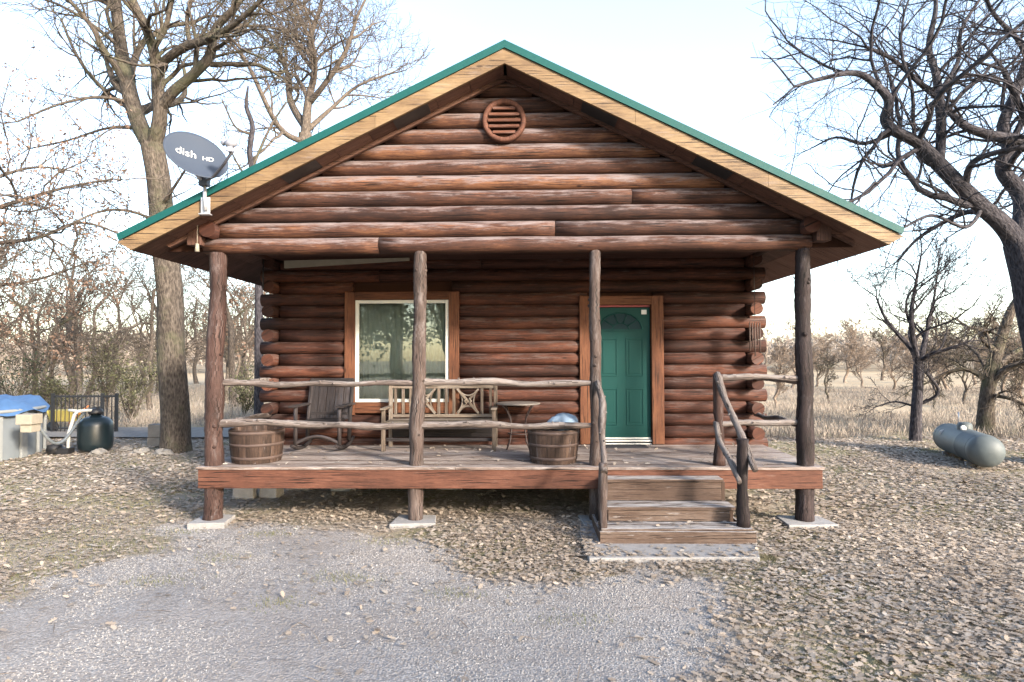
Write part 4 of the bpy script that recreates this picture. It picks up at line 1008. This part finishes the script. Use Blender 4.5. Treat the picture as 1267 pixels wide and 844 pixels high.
traced(T, [(185, 260, .06, 0), (215, 215, .03, -.6), (230, 190, .025, -1)], ty, 3)
T.br = [(p, q*(.88 if l <= 0 else .92), l) for p, q, l in T.br]; T.mesh('trunk', lambda l: l <= 0, 'bark', oakL, (20,)); T.mesh('limbs', lambda l: 0 < l <= 1, 'bark', oakL, (12, 10)); T.mesh('crown', lambda l: l >= 2, 'bark', oakL)
rl = [p for p in T.tips if p[2] < 7.4 and p[0] < -8.5]
print('oakL', len(T.br))
# rust-leaved tree left of it
def rusty():
    Y = 12.5; t = thing('oak_tree', 'leaning oak branches with clinging rusty leaves at the left edge', 'tree', (-14.6, Y+.5, 0)); T = Tree(33, wob=.3, up=.0, rmin=.006, dens=.8, maxlvl=4)
    traced(T, [(-240, 540, .22, .5), (-225, 440, .19, .5), (-190, 330, .16, .3), (-120, 260, .11, 0)], Y, 0, spawn=False)
    for L in ([(-190, 330, .08, .3), (-90, 275, .06, 0), (0, 245, .045, -.3), (70, 225, .03, -.4), (130, 215, .018, -.5)], [(-180, 320, .07, .3), (-60, 300, .05, .2), (30, 290, .04, 0), (90, 270, .03, -.4), (150, 290, .015, -.5)],
              [(-150, 290, .06, .2), (-60, 230, .045, 0), (20, 200, .03, .3), (80, 205, .015, .3)], [(-200, 370, .06, .3), (-80, 350, .04, .5), (20, 345, .03, .7), (100, 320, .015, 1)]):
        traced(T, L, Y, 2)
    T.mesh('trunk', lambda l: l <= 0, 'bark', t, (12,)); T.mesh('crown', lambda l: l > 0, 'bark_pale', t)
    leafcloud('dead_leaves', [p for p in T.tips if p[0] < -.66*p[1]][::3], 4200, .09, .062, 'rust_leaf', t, 4)
rusty()
# second tree, behind the roof
ty = 21.0; t2 = thing('oak_tree', 'bare oak rising behind the left slope of the roof', 'tree', ((372-VX)/F*ty, ty, 0)); T = Tree(44, wob=.26, up=.05, rmin=.009, dens=.9, seg=.5, maxlvl=4)
traced(T, [(374, 560, .3, 0), (374, 400, .26, 0), (374, 250, .24, 0), (374, 160, .22, 0)], ty, 0, spawn=False)
for L in ([(374, 165, .17, 0), (378, 120, .14, 0), (385, 80, .11, .2), (380, 40, .1, .2), (392, 0, .07, .3), (400, -50, .04, .5)], [(374, 150, .15, 0), (355, 118, .12, .5), (350, 80, .09, .8), (335, 50, .07, 1), (300, 20, .05, 1.5)],
          [(380, 120, .11, 0), (400, 95, .09, -.5), (425, 55, .07, -.8), (440, 10, .05, -1), (460, -30, .03, -1)], [(374, 158, .11, 0), (405, 130, .075, .6), (440, 100, .05, 1), (480, 85, .035, 1.5)],
          [(372, 170, .12, 0), (340, 150, .09, -1), (300, 70, .06, -1.5), (275, 40, .04, -1.5)], [(385, 80, .08, .2), (365, 50, .06, .5), (360, 10, .05, .8)]): traced(T, L, ty, 1)
T.mesh('trunk', lambda l: l <= 0, 'bark_pale', t2, (14,)); T.mesh('crown', lambda l: l > 0, 'bark_pale', t2)
# slim dark dead trunk between them
ty = 17.5; t3 = thing('dead_tree', 'slim dark broken tree standing between the two big left oaks', 'tree', ((312-VX)/F*ty, ty, 0)); T = Tree(47, wob=.2, up=.0, rmin=.008, dens=.8, seg=.5, maxlvl=3)
traced(T, [(318, 545, .14, 0), (316, 300, .10, 0), (312, 230, .085, 0), (304, 185, .08, 0), (307, 150, .07, 0), (299, 125, .06, 0), (301, 98, .02, 0)], ty, 0, spawn=False)
for L in ([(308, 200, .05, 0), (330, 150, .035, .3), (350, 120, .02, .5)], [(305, 160, .05, 0), (285, 150, .03, -.3), (270, 120, .02, -.5)], [(312, 230, .05, 0), (290, 200, .03, .3), (275, 170, .02, .3)]): traced(T, L, ty, 2)
T.mesh('trunk', lambda l: l <= 0, 'bark_dark', t3, (10,)); T.mesh('crown', lambda l: l > 0, 'bark', t3)
# big oak at right edge
ty = 12.0; oakR = thing('oak_tree', 'huge dark bare oak spreading its limbs from the right edge', 'tree', ((1285-VX)/F*ty, ty, 0)); T = Tree(55, wob=.24, up=.022, rmin=.0048, dens=.8, seg=.35, maxlvl=4); T.lim = .38
traced(T, [(1302, 580, .42, 0), (1290, 500, .31, 0), (1272, 420, .26, 0), (1262, 350, .24, 0), (1252, 305, .23, 0)], ty, 0, spawn=False)
for L in ([(1256, 330, .225, 0), (1247, 300, .21, 0), (1232, 280, .185, -.1), (1212, 262, .165, -.2), (1185, 235, .15, -.4), (1158, 205, .14, -.5), (1135, 180, .11, -.6), (1108, 165, .1, -.8), (1095, 150, .09, -.8), (1100, 128, .085, -.9), (1085, 108, .07, -1), (1060, 92, .055, -1.1), (1020, 98, .04, -1.3), (985, 108, .025, -1.5)],
          [(1160, 205, .085, -.5), (1163, 165, .095, -.3), (1162, 130, .09, -.2), (1158, 95, .075, 0), (1150, 60, .06, .2), (1160, 10, .045, .3), (1155, -40, .03, .4)],
          [(1270, 180, .13, .3), (1225, 172, .1, .1), (1190, 158, .08, 0), (1165, 130, .06, -.2), (1140, 108, .05, -.4), (1105, 75, .04, -.6), (1075, 60, .03, -.8)],
          [(1257, 330, .22, 0), (1256, 300, .21, .05), (1258, 250, .175, .3), (1236, 215, .14, .4), (1245, 185, .13, .4), (1238, 160, .12, .5), (1258, 110, .1, .6), (1275, 60, .09, .8), (1290, 0, .07, 1)],
          [(1232, 285, .07, 0), (1200, 266, .06, .5), (1165, 278, .05, .9), (1130, 300, .035, 1.2), (1108, 325, .02, 1.4)],
          [(1190, 235, .07, -.4), (1200, 205, .06, -.8), (1240, 190, .05, -1.2), (1280, 185, .05, -1.4)],
          [(1210, 262, .04, -.2), (1190, 285, .035, -.8), (1150, 270, .03, -1.1), (1115, 285, .02, -1.3)],
          [(1245, 185, .07, .4), (1275, 120, .07, .2), (1262, 60, .05, 0), (1230, 20, .04, -.2), (1210, -30, .03, -.4)],
          [(1108, 165, .05, -.8), (1070, 180, .04, -.5), (1035, 172, .025, -.3), (1005, 185, .012, 0)],
          [(1160, 120, .05, -.1), (1185, 80, .045, .2), (1190, 40, .04, .3), (1215, 0, .03, .5)],
          [(1300, 300, .1, 0), (1290, 210, .09, -.4), (1265, 150, .07, -.8), (1240, 90, .05, -1)]): traced(T, L, ty, 1)
T.br = [(p, q*(1 if l <= 0 else .93 if l == 1 else .8), l) for p, q, l in T.br]
T.mesh('trunk', lambda l: l <= 0, 'bark_dark', oakR, (18,)); T.mesh('limbs', lambda l: 0 < l <= 1, 'bark_dark', oakR, (10, 9)); T.mesh('crown', lambda l: l >= 2, 'bark_dark', oakR)
print('oakR', len(T.br))
# mid-size bare tree on the right
ty = 15.2; t5 = thing('bare_tree', 'slender bare tree with spreading fork in front of the dry field', 'tree', (*gp(1124, 548), 0)); T = Tree(61, wob=.25, up=.03, rmin=.006, dens=1.0, seg=.3, maxlvl=4)
traced(T, [(1123, 556, .15, 0), (1125, 520, .125, 0), (1128, 480, .115, 0), (1129, 452, .11, 0)], ty, 0, spawn=False)
for L in ([(1129, 455, .075, 0), (1122, 435, .065, 0), (1105, 415, .05, .2), (1090, 395, .035, .3), (1080, 370, .02, .4)], [(1130, 452, .07, 0), (1123, 420, .06, -.2), (1122, 390, .05, -.3), (1128, 355, .035, -.3), (1135, 320, .02, -.3)],
          [(1131, 452, .07, 0), (1137, 425, .06, .2), (1143, 400, .045, .3), (1150, 370, .03, .3), (1155, 335, .02, .4)], [(1132, 448, .05, 0), (1145, 440, .045, -.3), (1165, 434, .035, -.5), (1190, 425, .02, -.7)],
          [(1131, 500, .045, 0), (1148, 492, .04, -.2), (1152, 482, .035, -.3), (1140, 465, .03, -.4)], [(1127, 505, .03, 0), (1100, 498, .02, .3), (1075, 505, .012, .5)]): traced(T, L, ty, 1)
T.mesh('trunk', lambda l: l <= 0, 'bark_dark', t5, (10,)); T.mesh('crown', lambda l: l > 0, 'bark_dark', t5)
# stout broken tree with dense twigs
ty = 16.5; t6 = thing('broken_tree', 'stout pale broken tree with a dense tangle of drooping twigs', 'tree', (*gp(1208, 540), 0)); T = Tree(67, wob=.3, up=-.03, rmin=.007, dens=1.5, seg=.3, maxlvl=4)
traced(T, [(1206, 548, .24, 0), (1209, 510, .19, 0), (1212, 485, .17, 0), (1218, 455, .16, 0), (1228, 425, .13, 0), (1240, 392, .11, 0), (1250, 370, .05, 0)], ty, 0, spawn=False)
for L in ([(1213, 480, .1, 0), (1235, 458, .08, -.3), (1265, 450, .06, -.5), (1300, 455, .04, -.6)], [(1214, 475, .09, 0), (1190, 460, .06, .2), (1165, 462, .04, .4), (1140, 475, .025, .5)], [(1225, 440, .08, 0), (1205, 420, .06, -.3), (1210, 412, .06, -.6), (1190, 408, .04, -.8)],
          [(1218, 460, .08, 0), (1250, 435, .06, .6), (1280, 425, .04, .9)], [(1212, 490, .06, 0), (1240, 495, .04, -.6), (1270, 510, .03, -1)], [(1215, 470, .06, 0), (1200, 440, .05, .8), (1180, 425, .03, 1.2)]): traced(T, L, ty, 1)
T.mesh('trunk', lambda l: l <= 0, 'bark', t6, (12,)); T.mesh('crown', lambda l: l > 0, 'bark', t6)

# woods: prototypes then copies
def proto(seed, H, r, mat, spread=1.0, dens=.8, leaves=0, leafmat='rust_leaf', name='woodland_tree', low=.25):
    t = thing(name, 'x', 'tree', (0, 0, 0)); T = Tree(seed, wob=.2, up=.05, rmin=.010, dens=dens, seg=.6, maxlvl=4, amin=25, amax=60)
    g = T.g; pts = [np.array((0, 0, -.1))]; 
    for k in range(8): pts.append(pts[-1]+np.array((g.normal(0, .10), g.normal(0, .10), H*.62/8)))
    rad = [r*1.25]+[r*(1-.5*k/8) for k in range(1, 9)]; p, rr = spline(pts, rad, 3); T.add(p, rr, 0, t0=low, spawn=True)
    T.mesh('trunk', lambda l: l <= 0, mat, t, (9,)); T.mesh('crown', lambda l: l > 0, mat, t)
    if leaves: leafcloud('dead_leaves', T.tips, leaves, .18, .13, leafmat, t, seed)
    return t
def clone(src, loc, rz, sc, label, group):
    r = src.copy(); COL.objects.link(r); r.location = loc; r.rotation_euler = (0, 0, rz); r.scale = (sc, sc, sc); r['label'] = label; r['group'] = group
    for ch in src.children:
        c = ch.copy(); COL.objects.link(c); c.parent = r
    return r
protos = [proto(71, 9, .15, 'bark', dens=.62, low=.35), proto(72, 8, .11, 'bark_pale', dens=.7, low=.3), proto(73, 10, .17, 'bark_pale', dens=.58, low=.35), proto(74, 6, .09, 'bark', dens=.85, low=.15), proto(75, 7, .12, 'bark', dens=.65, leaves=1100)]
used = [False]*5
def place(k, X, Y, sc, label, group, rz):
    if not used[k]:
        used[k] = True; p = protos[k]; p.location = (X, Y, 0); p.rotation_euler = (0, 0, rz); p.scale = (sc,)*3; p['label'] = label; p['group'] = group; return p
    return clone(protos[k], (X, Y, 0), rz, sc, label, group)
rw = random.Random(99)
labs = ['grey bare tree in the woods left of the cabin', 'pale slim bare tree in the woods left of the cabin', 'tall pale bare tree in the woods left of the cabin', 'short twiggy bare tree in the woods left of the cabin', 'rusty leaved tree in the woods left of the cabin']
spotsL = []
for k in range(46):
    for _ in range(30):
        px = rw.uniform(-90, 345); Y = rw.uniform(19, 52)
        if px > 290: px = rw.uniform(275, 345)
        X = (px-VX)/F*Y
        if X > -4.9 and Y < 24: continue
        if all((X-a)**2+(Y-c)**2 > 4 for a, c in spotsL): break
    spotsL.append((X, Y)); q = rw.choice([0, 0, 1, 1, 2, 2, 2, 3, 4])
    px = VX+F*X/Y; zone = 'at the left edge' if px < 0 else 'above the blue pool cover' if px < 55 else 'behind the black fence' if px < 140 else 'beside the big oak trunk' if px < 250 else 'between porch post and cabin corner'
    dist_ = 'near' if Y < 26 else 'middle' if Y < 33 else 'far' if Y < 42 else 'farthest'
    place(q, X, Y, rw.uniform(.75, 1.1)*(1 if Y < 35 else 1.1), '%s, %s row %s' % (labs[q].split(' in the')[0], dist_, zone), 'bare trees in the woods at left', rw.uniform(0, 6.28))
# evergreen and olive shrubs in the left woods
def shrub(X, Y, H, W, mat, label, seed, n=1300, name='shrub'):
    t = thing(name, label, 'shrub', (X, Y, 0)); T = Tree(seed, wob=.2, up=.12, rmin=.008, dens=1.3, seg=.3, maxlvl=3); g = T.g
    for k in range(6): T.grow(np.array((X, Y, 0.)), np.array((g.normal(0, .3*W/H), g.normal(0, .3*W/H), 1.)), .04, H*g.uniform(.5, .85), 1)
    T.mesh('stems', lambda l: True, 'bark', t); leafcloud('foliage', T.tips, n, .12, .075, mat, t, seed); return t
for k, (px, Y, H, W, mt, lab) in enumerate([(8, 21, 2.6, 2, 'green_leaf', 'dark green evergreen bush above the pool at the left edge'), (158, 20, 1.9, 2, 'olive_leaf', 'olive green bush between the fence and the big oak'), (126, 24, 2.9, 1.6, 'olive_leaf', 'tall olive leafed sapling behind the fence'), (60, 19.5, 1.6, 2, 'olive_leaf', 'brownish olive bush behind the fence and pool'), (300, 22, 1.5, 2, 'olive_leaf', 'low olive bush seen between porch post and cabin corner')]):
    shrub((px-VX)/F*Y, Y, H, W, mt, lab, 200+k)
# brushy trees around the field on the right
tanp = [proto(81, 3.6, .07, 'bark_tan', dens=1.3, name='brush_tree', low=.1), proto(82, 4.6, .09, 'bark_tan', dens=1.2, name='brush_tree', low=.15), proto(83, 4.0, .09, 'bark', dens=1.1, name='brush_tree', low=.2)]
us = [False]*3
for k, (px, Y, sc, q) in enumerate([(956, 26, .75, 0), (975, 40, 1.1, 1), (1022, 28, .62, 2), (1005, 44, 1.1, 0), (1040, 50, 1.25, 1), (1062, 42, 1., 0), (1085, 55, 1.3, 2), (1095, 36, .8, 1), (1150, 30, .8, 0), (1165, 38, 1.1, 1), (1185, 27, .75, 2), (1196, 46, 1.3, 0), (1235, 32, 1.0, 1), (1250, 24, .8, 0), (1262, 40, 1.2, 2), (1290, 28, 1.0, 1), (945, 55, 1.3, 1), (1120, 60, 1.4, 0), (1220, 58, 1.5, 1)]):
    X = (px-VX)/F*Y; lab = ['low tan brush tree at the edge of the dry field', 'taller tan brush tree at the edge of the dry field', 'greyish brown brush tree at the edge of the dry field'][q]
    lab = lab.replace(' at the edge of the dry field', ', %s row %s' % ('nearest' if Y < 29 else 'near' if Y < 37 else 'middle' if Y < 47 else 'far', 'left of the dark right porch post' if px < 980 else 'just right of the dark porch post' if px < 1050 else 'left of the slender bare tree' if px < 1125 else 'between slender tree and propane tank' if px < 1190 else 'beyond the propane tank' if px < 1240 else 'at the right edge'))
    if not us[q]: us[q] = True; p = tanp[q]; p.location = (X, Y, 0); p.scale = (sc,)*3; p['label'] = lab; p['group'] = 'brush trees by the dry field'
    else: clone(tanp[q], (X, Y, 0), k*1.7, sc, lab, 'brush trees by the dry field')
# far wood: one mass of crowns on a rising bank, all round the horizon ahead
g = np.random.default_rng(17); N = 3800
az = g.uniform(-1.15, 1.15, N); D = g.uniform(95, 240, N); X = D*np.sin(az); Y = D*np.cos(az); Hh = g.uniform(.6, 1, N)*(6.5+D*.012)*np.clip(.75+.5*vnoise(az*10+30, D*0+3, 1.4, 8), .7, 1.3)
left = az < -.25; Hh = np.where(left, Hh*.95, Hh*.9)
m_ = 90; P_ = np.repeat(np.stack([X, Y, Hh*.6], -1), m_, 0); dv = g.normal(0, 1, (N*m_, 3)); dv /= np.linalg.norm(dv, axis=1)[:, None]; rr = g.random((N*m_, 1))**.4
P_ = P_+dv*rr*np.repeat(np.stack([Hh*.36, Hh*.36, Hh*.45], -1), m_, 0)
SPR = np.array([(-.5, 0, 0), (-.1, .05, .0), (.5, .02, 0), (-.1, -.05, 0)])
tone = np.repeat(g.random(N), m_)*.7+g.random(N*m_)*.3
M['far_twigs'] = tonemat('far bare crowns', [(0, (.17, .145, .125)), (.5, (.26, .222, .19)), (1, (.34, .295, .25))], .95)  # crown tones lightened, putting distance haze into the colour
fo = np_mesh('far_wood', scatter(SPR, P_, g.uniform(.7, 1.8, N*m_), g.uniform(0, 6.3, N*m_), g.uniform(.6, 1.57, N*m_), g.uniform(0, 6.3, N*m_)), 4, tone, 'far_twigs')
tag(fo, 'far brownish grey bare woodland along the horizon', 'woodland', kind='stuff')
# trees behind the photographer, seen in the window glass
def leafy(X, Y, H, label, seed, n=9000):
    t = thing('leafy_tree', label, 'tree', (X, Y, 0)); T = Tree(seed, wob=.22, up=.04, rmin=.012, dens=.8, seg=.6, maxlvl=3); g = T.g; pts = [np.array((X, Y, -.1))]
    for k in range(6): pts.append(pts[-1]+np.array((g.normal(0, .15), g.normal(0, .15), H*.6/6)))
    p, rr = spline(pts, [.34, .3, .27, .24, .2, .16, .12], 3); T.add(p, rr, 0, t0=.3)
    T.mesh('trunk', lambda l: l <= 0, 'bark', t, (10,)); T.mesh('limbs', lambda l: l > 0, 'bark', t); leafcloud('crown', T.tips, n, .32, .16, 'green_leaf', t, seed)
leafy(-5.0, -5.0, 9.5, 'leafy evergreen oak behind the viewer, nearest the left of the drive', 301); leafy(-9.5, -8.5, 9, 'leafy evergreen oak behind the viewer, farther left', 302); leafy(-3.8, -14, 9, 'leafy evergreen oak behind the viewer, farther back', 303, 7000); leafy(-13, -16, 11, 'leafy evergreen oak behind the viewer, farthest back', 304, 7000)

# bare trees added out of view behind the photographer to filter sun on the ground
for k, (X, Y, sc, q, lab) in enumerate([(9.5, -6.5, 1.0, 0, 'nearest'), (13.5, -5, .95, 2, 'second'), (12, -9.5, 1.05, 1, 'third'), (16.5, -7.5, 1.1, 0, 'fourth'), (8, -11, 1.1, 2, 'fifth'), (18, -2.5, 1.0, 1, 'sixth'), (15, -12.5, 1.2, 2, 'seventh'), (21, -5, 1.15, 0, 'eighth'), (6.5, -7, .8, 1, 'ninth')]):
    place(q, X, Y, sc, 'unseen bare tree added behind the viewer at right to soften the sun, %s of its row' % lab, 'unseen bare trees added behind the viewer to soften the sun', k*1.3)

from collections import defaultdict
dd = defaultdict(list)
for o in bpy.data.objects:
    if not o.parent and o.get('label') and o.name.startswith(('woodland_tree', 'brush_tree')): dd[o['label']].append(o)
for lab, os_ in dd.items():
    if len(os_) > 1:
        os_.sort(key=lambda o: o.location.x/o.location.y)
        nm = {2: ['left', 'right'], 3: ['left', 'middle', 'right']}.get(len(os_)) or (['leftmost', 'second', 'third', 'fourth', 'fifth', 'sixth', 'seventh'][:len(os_)-1]+['rightmost'])
        for o, q in zip(os_, nm): o['label'] = q+' '+lab

# ------------------------------------------------------------------ ground cover
g = np.random.default_rng(77)
def density(X, Y):
    "leaf cover 0..1"
    gr = ingravel(X, Y); n = vnoise(X, Y, .9, 11); n2 = vnoise(X, Y, 2.6, 12)
    d = np.where(gr, np.where(n*.6+n2*.4 > .60, .045, .006), 1.0)
    edge = ~gr & False; right = X > 2.3; d = np.where(~gr & ~right, .62+.45*(n*.5+n2*.5 > .5), d)
    d = np.where(~gr & right, .85+.35*n, d)
    pile = inpoly(X, Y, gpoly([(545, 662), (700, 640), (715, 655), (735, 712), (680, 718), (600, 708), (560, 690)])); d = np.where(pile, 1.2, d)
    mid = ~gr & (X > -4.4) & (X < .6) & (Y < 7.9) & ~pile; d = np.where(mid, .35, d)
    ud = (X > -4.1) & (X < 3.6) & (Y > 7.6) & (Y < 9.7); d = np.where(ud, .45+.35*(n2 > .5), d)
    far = (Y > 11) & right & (n < .55); d = np.where(far, d*.35, d)
    lawnl = (X < -4.5) & (Y < 9.6) & (n < .4); d = np.where(lawnl, d*.55, d)
    d = np.where((Y > 9.75) & (X > XL-.1) & (X < XR+.1), 0, d)
    st_ = (X > .75) & (X < 2.55) & (Y > 6.4) & (Y < 7.7); d = np.where(st_, .02, d)
    return d
def leafset(name, x0, x1, y0, y1, per, T, size, label):
    N = int((x1-x0)*(y1-y0)*per); X = g.uniform(x0, x1, N); Y = g.uniform(y0, y1, N)
    vis = (np.abs(X) < Y*.93+1.2); keep = vis & (g.random(N)*1.15 < density(X+g.normal(0, .16, N), Y+g.normal(0, .13, N))*np.where((X > .78) & (X < 2.53) & (Y > 6.8) & (Y < 7.65), 0, 1)); X, Y = X[keep], Y[keep]; n = len(X)
    # sit on pads and slab where there are any
    Z = gz(X, Y)+g.uniform(.006, .035, n); sl_ = (X > .62) & (X < 2.6) & (Y > 6.36) & (Y < 7.7); Z = np.where(sl_, .045, Z)
    patch = vnoise(X, Y, .7, 31)
    tone = np.clip(g.normal(.55, .18, n)+(patch-.5)*.3, 0, 1)
    tilt = np.abs(g.normal(0, .21, n)); P_ = np.stack([X, Y, Z], -1)
    TT = T*np.array([1, 1, .6]); V_ = scatter(TT, P_, g.choice([.35, .5, .75, 1., 1.25], n)*g.uniform(.85, 1.15, n)*size, g.uniform(0, 6.3, n), tilt, g.uniform(0, 6.3, n))
    o = np_mesh(name, V_, len(T), tone, 'leaf'); tag(o, label, 'leaves', kind='stuff'); print(name, n)
leafset('fallen_leaves', -8.8, 8.8, 2.6, 8.2, 1500, LEAF, .064, 'dry tan oak leaves littering the ground near the porch')
leafset('fallen_leaves', -17, 17, 8.2, 16, 650, LEAF6, .08, 'dry tan oak leaves littering the farther lawn')
# a few on the deck and steps
N = 150; X = g.uniform(-4, 3.5, N); Y = g.uniform(7.7, 9.5, N); P_ = np.stack([X, Y, np.full(N, DZ+.012)], -1)
N2 = 14; P2 = np.stack([g.uniform(.95, 2.3, N2), g.uniform(6.9, 7.1, N2), np.full(N2, .2)], -1); P_ = np.concatenate([P_, P2]); N += N2
o = np_mesh('fallen_leaves', scatter(LEAF, P_, g.uniform(.05, .085, N), g.uniform(0, 6.3, N), np.abs(g.normal(0, .3, N)), g.uniform(0, 6.3, N)), len(LEAF), g.uniform(.5, 1, N), 'leaf'); tag(o, 'scattered dry leaves lying on the porch deck', 'leaves', kind='stuff')
# gravel stones
N = 150000; X = g.uniform(-7, 3, N); Y = 2.8+g.random(N)**1.3*5.2
keep = (np.abs(X) < Y*.93+.6) & ingravel(X, Y) & (vnoise(X, Y, .8, 41)*.5+vnoise(X, Y, 2.2, 42)*.5+g.random(N)*.35 > .62); X, Y = X[keep], Y[keep]; n = len(X)
tet = np.array([(0, 0, .45), (.5, 0, -.05), (-.1, .5, .05), (-.5, -.1, -.05), (.1, -.5, 0)])
fan_ = [(0, 1, 2), (0, 2, 3), (0, 3, 4), (0, 4, 1)]
S_ = g.uniform(.006, .018, n)*np.where(g.random(n) < .04, 1.7, 1); P_ = np.stack([X, Y, gz(X, Y)], -1); az_, ti_, ta_ = g.uniform(0, 6.3, n), np.abs(g.normal(0, .3, n)), g.uniform(0, 6.3, n)
V_ = scatter(tet, P_, S_, az_, ti_, ta_).reshape(n, 5, 3); V_ = np.concatenate([V_[:, list(f)] for f in fan_], 1).reshape(-1, 3)
o = np_mesh('gravel', V_, 3, np.repeat(np.clip(g.normal(.5, .22, n), 0, 1), 4), 'pebble'); tag(o, 'loose grey gravel stones covering the drive', 'gravel', kind='stuff')
N = 900; X = g.uniform(-6, 9, N); Y = g.uniform(3, 12, N); P_ = np.stack([X, Y, gz(X, Y)+.022], -1); az_ = g.uniform(0, 6.3, N); L_ = g.uniform(.06, .32, N)
TW = np.array([(-.5, -.012, 0), (-.1, -.012, .03), (.5, 0, .01), (.1, .014, .035), (-.5, .012, 0)])
o = np_mesh('twigs', scatter(TW, P_, L_, az_, g.uniform(0, .3, N), g.uniform(0, 6.3, N)), 5, g.uniform(0, .35, N), 'leaf'); tag(o, 'small dark twigs fallen among the leaves and gravel', 'twigs', kind='stuff')
# grass
BL = np.array([(-.06, 0, 0), (.06, 0, 0), (.03, .12, .6), (0, .3, 1)])
def blades(name, X, Y, h, mat, label, lean=.35, z=None, wid=1):
    n = len(X); P_ = np.stack([X, Y, gz(X, Y)-.01], -1); T_ = BL*np.array([wid, 1, 1])
    o = np_mesh(name, scatter(T_, P_, h, g.uniform(0, 6.3, n), np.abs(g.normal(0, lean, n)), g.uniform(0, 6.3, n)), 4, np.clip(g.normal(.5, .22, n)+(vnoise(X, Y, .5, 51)-.5)*.5, 0, 1), mat); tag(o, label, 'grass', kind='stuff')
N = 260000; X = g.uniform(-17, 17, N); Y = g.uniform(5, 17, N); nn_ = vnoise(X, Y, .9, 11)*.5+vnoise(X, Y, 2.6, 12)*.3+vnoise(X, Y, 7, 13)*.2
keep = (np.abs(X) < Y*.93+.6) & ~ingravel(X, Y) & (nn_ < .47+g.random(N)*.06) & ~((X > -4.2) & (X < 3.8) & (Y > 7.5)) & ~((X > 0) & (Y < 8) & (X < 2.8) & (g.random(N) < .9)) & ~((X > 2) & (Y < 8.5) & (g.random(N) < .9)); X, Y = X[keep], Y[keep]
blades('lawn_grass', X, Y, g.uniform(.02, .06, len(X)), 'lawn', 'short winter grass showing through the leaves', .5, wid=.8)
# tufts growing in the gravel
cs = [gp(*q) for q in ((25, 712), (110, 672), (150, 678), (275, 690), (220, 655), (440, 715), (410, 712), (330, 660), (480, 668), (60, 690), (190, 720), (350, 745), (560, 730), (700, 760))]
X = np.concatenate([g.normal(c[0], .16, 260) for c in cs]); Y = np.concatenate([g.normal(c[1], .09, 260) for c in cs])
blades('grass_tufts', X, Y, g.uniform(.015, .05, len(X)), 'lawn', 'small grass tufts growing through the gravel', .6)
# tall dry grass by the field
N = 110000; X = g.uniform(4.6, 40, N); Y = 15.6+g.random(N)**1.4*26; keep = (X < Y*.95+2) & (X > Y*.36) & (Y+1.1*(vnoise(X, Y, .4, 61)-.5) > 15.9) & (vnoise(X, Y, .35, 62) > .2); X, Y = X[keep], Y[keep]
blades('tall_grass', X, Y, g.uniform(.08, .32, len(X)), 'dry_grass', 'tall dry tan grass beyond the right lawn', .35, wid=.2)
N = 30000; X = g.uniform(-45, -4, N); Y = 18.5+g.random(N)**1.4*26; keep = (-X < Y*.95+2) & (-X > Y*.3); X, Y = X[keep], Y[keep]
blades('tall_grass', X, Y, g.uniform(.12, .45, len(X)), 'dry_grass', 'dry grass on the floor of the left woods', .4, wid=.3)
print('objects', len(bpy.data.objects))
